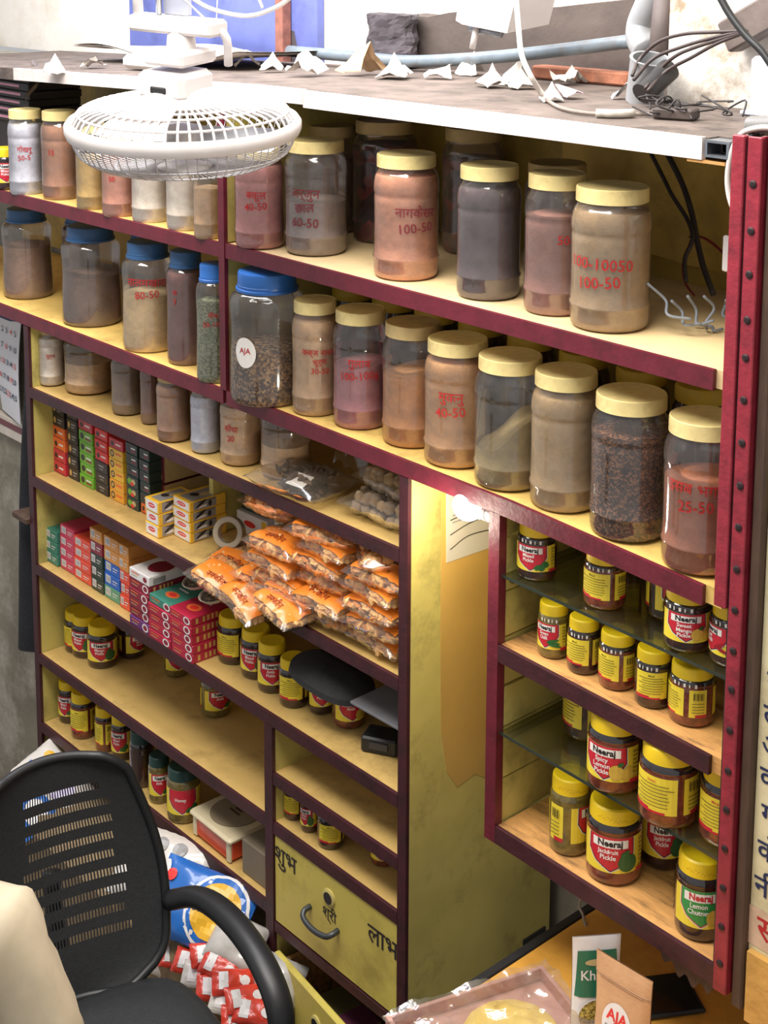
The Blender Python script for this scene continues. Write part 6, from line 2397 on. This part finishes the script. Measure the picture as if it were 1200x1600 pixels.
mb = MB()
mb.add([(0, .112, sz_ + .265), (-.014, .110, sz_ + .222), (.014, .110, sz_ + .222), (0, .136, sz_ + .224)], [(0, 1, 3), (0, 3, 2), (1, 2, 3)], M_skin)
mb.tube([(-.024, .106, sz_ + .196), (0, .113, sz_ + .194), (.024, .106, sz_ + .196)], .005, mat('lips', (132, 78, 66), .5, 0), 6, smooth=3)
for sgn in (-1, 1):
    mb.tube([(sgn * .088, .03, sz_ + .285), (sgn * .098, .02, sz_ + .268), (sgn * .094, .025, sz_ + .24)], .009, M_skin, 6, smooth=3)
mb.build('face_features', person, smooth=True)
# stool under the person
st = thing('wooden_stool', 'wooden stool under the person in the cream shirt', 'stool', org, math.atan2(rt_dir.y, rt_dir.x))
sh_ = hip - .16
mb = MB()
mb.lathe([(.16, sh_ - .03), (.17, sh_ - .025), (.17, sh_ - .005), (.16, sh_)], 28, M_brownpost)
mb.build('seat', st, smooth=True, angle=40)
for k in range(4):
    a = pi / 4 + k * pi / 2
    mb = MB()
    mb.tube([(.11 * cos(a), .11 * sin(a), sh_ - .03), (.16 * cos(a), .16 * sin(a), 0)], .016, M_brownpost, 8)
    mb.build('leg', st, smooth=True)

# ================================================================== DESK AND WHAT LIES ON IT
DZ = .42
desk = thing('desk', 'ochre topped desk below the pickle rack', 'desk', (0, 0, 0))
M_desk = mat('desk_ochre', (208, 152, 62), .4, .1, 4, .03, 30, coat=.15, dark=(150, 104, 40), dscale=5, damt=.5)
mb = MB()
mb.box((-1.648, -.62, DZ - .025), (-.75, .37, DZ), M_desk, .002)
mb.build('top', desk)
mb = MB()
mb.box((-1.668, -.62, DZ - .028), (-1.649, .37, DZ + .001), M_black, .002)  # black strip standing in for the shaded gap beside the desk
mb.build('gap_shade_strip', desk)
for x in (-1.62, -.80):
    for y in (-.58, .33):
        mb = MB()
        mb.box((x - .02, y - .02, FLOOR), (x + .02, y + .02, DZ - .026), M_brownpost, .003)
        mb.build('leg', desk)
mb = MB()
mb.box((-1.70, .40, FLOOR), (-1.20, .455, .45), mat('dark_clutter_board', (74, 66, 56), .8, .2, 10), .004)
o = mb.build('dark_board', None)
tag(o, 'dark board leaning on the wall behind the desk', 'board')
# tray with a clear bag and a yellow heap
tr = thing('tray', 'pinkish tray with a clear plastic sheet at the bottom of the picture', 'tray', (-1.520, -.185, DZ + .0006), -.30)
mb = MB()
tw, td = .115, .155
mb.box((-tw, -td, 0), (tw, td, .004), mat('tray_pink', (196, 150, 140), .5, .1, 20), .001)
for a, b in (((-tw, -td, .004), (-tw + .008, td, .028)), ((tw - .008, -td, .004), (tw, td, .028)), ((-tw + .008, -td, .004), (tw - .008, -td + .008, .028)), ((-tw + .008, td - .008, .004), (tw - .008, td, .028))):
    mb.box(a, b, MATS['tray_pink'], .001)
mb.build('tray_body', tr)
mb = MB()
def sheet(u, v):
    x, y = (-1 + 2 * u) * tw * 1.02, (-1 + 2 * v) * td * 1.04
    n_ = mnoise.noise(Vector((x * 28, y * 28, .3))) + .5 * mnoise.noise(Vector((x * 70, y * 70, 1.3)))
    return (x, y, .034 + .012 * n_ + .01 * (1 - abs(2 * u - 1)))
mb.grid(sheet, 40, 46, film('clear_sheet', (236, 236, 232), .10, (226, 220, 212), .10, .9))
o = mb.build('clear_plastic_bag', None, smooth=True, loc=(-1.520, -.185, DZ + .0006), rz=-.30)
tag(o, 'crinkled clear plastic bag spread over the tray', 'bag')
mb = MB()
mb.lathe([(.083, 0), (.085, .004), (.080, .010), (.060, .0145), (.03, .016), (.001, .0165)], 44, mat('yellow_wafer', (236, 206, 104), .7, .08, 40, .1, 160), True, False, lambda r, z, i, k: r * (1 + .012 * sin(k * 1.9)))
p = at(800, 1610, Z=DZ + .02)
o = mb.build('yellow_wafer_stack', None, smooth=True, angle=50, loc=(p.x, p.y, DZ + .0055))
tag(o, 'round pale yellow wafer stack inside the clear bag on the tray', 'food')
# black tablet with cable
q = at(1010, 1545, Z=DZ)
tb_ = thing('tablet', 'black tablet lying on the desk behind the kraft pouch', 'tablet', (-1.425, .095, DZ + .0004), -.55)
mb = MB()
mb.box((-.05, -.09, 0), (.05, .09, .009), M_black, .003)
mb.build('case', tb_)
mb = MB()
mb.box((-.045, -.083, .009), (.045, .083, .0096), mat('tablet_screen', (18, 19, 22), .1, 0, coat=1.0))
mb.build('screen', tb_)
ch = thing('charging_cable', 'charging cable coming down from the rack to the tablet', 'cable')
mb = MB()
pts = [Vector((-1.555, .20, .632)), at(910, 1400, Y=.18), at(911, 1430, Y=.17), at(918, 1455, Y=.165), at(928, 1470, Y=.16), at(948, 1498, Z=DZ + .010)]
mb.tube(pts, .0028, mat('grey_lead', (150, 138, 122), .5, .1), 7, smooth=5)
mb.build('lead', ch, smooth=True)
mb = MB()
a, b = at(926, 1470, Y=.16), at(945, 1495, Y=.155)
mb.tube([a, b], .0065, M_black, 9)
mb.build('plug', ch, smooth=True)

# pouches
def pouch(name, label, x, y, w, h, d, rz, m, lean=0.0):
    t = thing(name, label, 'pouch', (x, y, DZ + .0006), 0, rot=(lean, 0, rz))
    mb = MB()
    def pf(s):
        def f(u, v):
            xx = (u - .5) * w * (1 - .03 * sin(pi * v))
            bel = d / 2 * (1 - v) ** .8 * (1 - (2 * u - 1) ** 4) ** .5 if v < 1 else 0
            return (xx, s * (bel + .0012), v * h)
        return f
    mb.grid(pf(-1), 14, 16, m)
    mb.grid(lambda u, v: pf(1)(1 - u, v), 14, 16, m)
    mb.grid(lambda u, v: ((u - .5) * w, (v - .5) * d * (1 - (2 * u - 1) ** 4) ** .5, 0), 14, 4, m)
    mb.build('bag_skin', t, smooth=True)
    return t


def pouch_pt(u, v, w, h, d):
    return Vector(((u - .5) * w * (1 - .03 * sin(pi * v)), -(d / 2 * (1 - v) ** .8 * (1 - (2 * u - 1) ** 4) ** .5 + .0012) - .0012, v * h))


def pouch_print(t, name, items, w, h, d):
    mb = MB()
    for k, it in enumerate(items):
        if isinstance(it[1], str):
            v0, f0 = text_geo(it[1], it[5] if len(it) > 5 else .01)
            gs = [([(it[2] + q_[0] * it[4], it[3] + q_[1] * it[4]) for q_ in v0], f0)]
        else:
            gs = []
            for q_ in slice_poly(it[1], .008):
                for g in slice_poly([(b_, a_) for a_, b_ in q_], .008):
                    gs.append(([(b_, a_) for a_, b_ in g], [tuple(range(len(g)))]))
        for pp_, fs in gs:
            mb.add([pouch_pt(a_ / w + .5, b_ / h, w, h, d) + Vector((0, -.0004 * k, 0)) for a_, b_ in pp_], fs, it[0])
    mb.build(name, t, smooth=True)


K_kr = mat('kraft_paper', (206, 160, 118), .6, .08, 30, .08, 120)
w_, h_, d_ = .112, .178, .05
t = pouch('kraft_pouch', 'brown kraft paper pouch with a white oval sticker standing on the desk', -1.362, -.052, w_, h_, d_, .05, K_kr)
pouch_print(t, 'round_sticker', [(K_white, ellipse(.0, .075, .030, .038, 28)), (K_scar, 'AJA', .0, .082, .026, .03), (K_navy, 'Shree Mangal', .0, .066, .0085), (K_pink, 'Pansari', .0, .052, .010)], w_, h_, d_)
mb = MB()
for z in (h_ * .80, h_ * .815):
    mb.tube([pouch_pt(k / 8, z / h_, w_, h_, d_) for k in range(9)], .0008, mat('kraft_seam', (170, 128, 92), .6, .05), 4)
mb.build('zip_seam', t)
w2, h2, d2_ = .084, .178, .045
t = pouch('green_pouch', 'white and green seed pouch beside the kraft pouch', -1.440, -.030, w2, h2, d2_, .95, K_white)
pouch_print(t, 'print', [(cmat((32, 112, 84)), [(-.04, .075), (.04, .075), (.034, .155), (-.034, .155)]), (K_white, 'Kharo', -.0, .105, .024, .01), (K_tan, ellipse(.0, .135, .022, .006, 14)), (K_white, ellipse(.0, .042, .036, .032, 24)),
                         (speckle('fennel_seeds', (120, 104, 36), (178, 150, 56), (214, 190, 96), 380), ellipse(.0, .042, .033, .029, 24))], w2, h2, d2_)
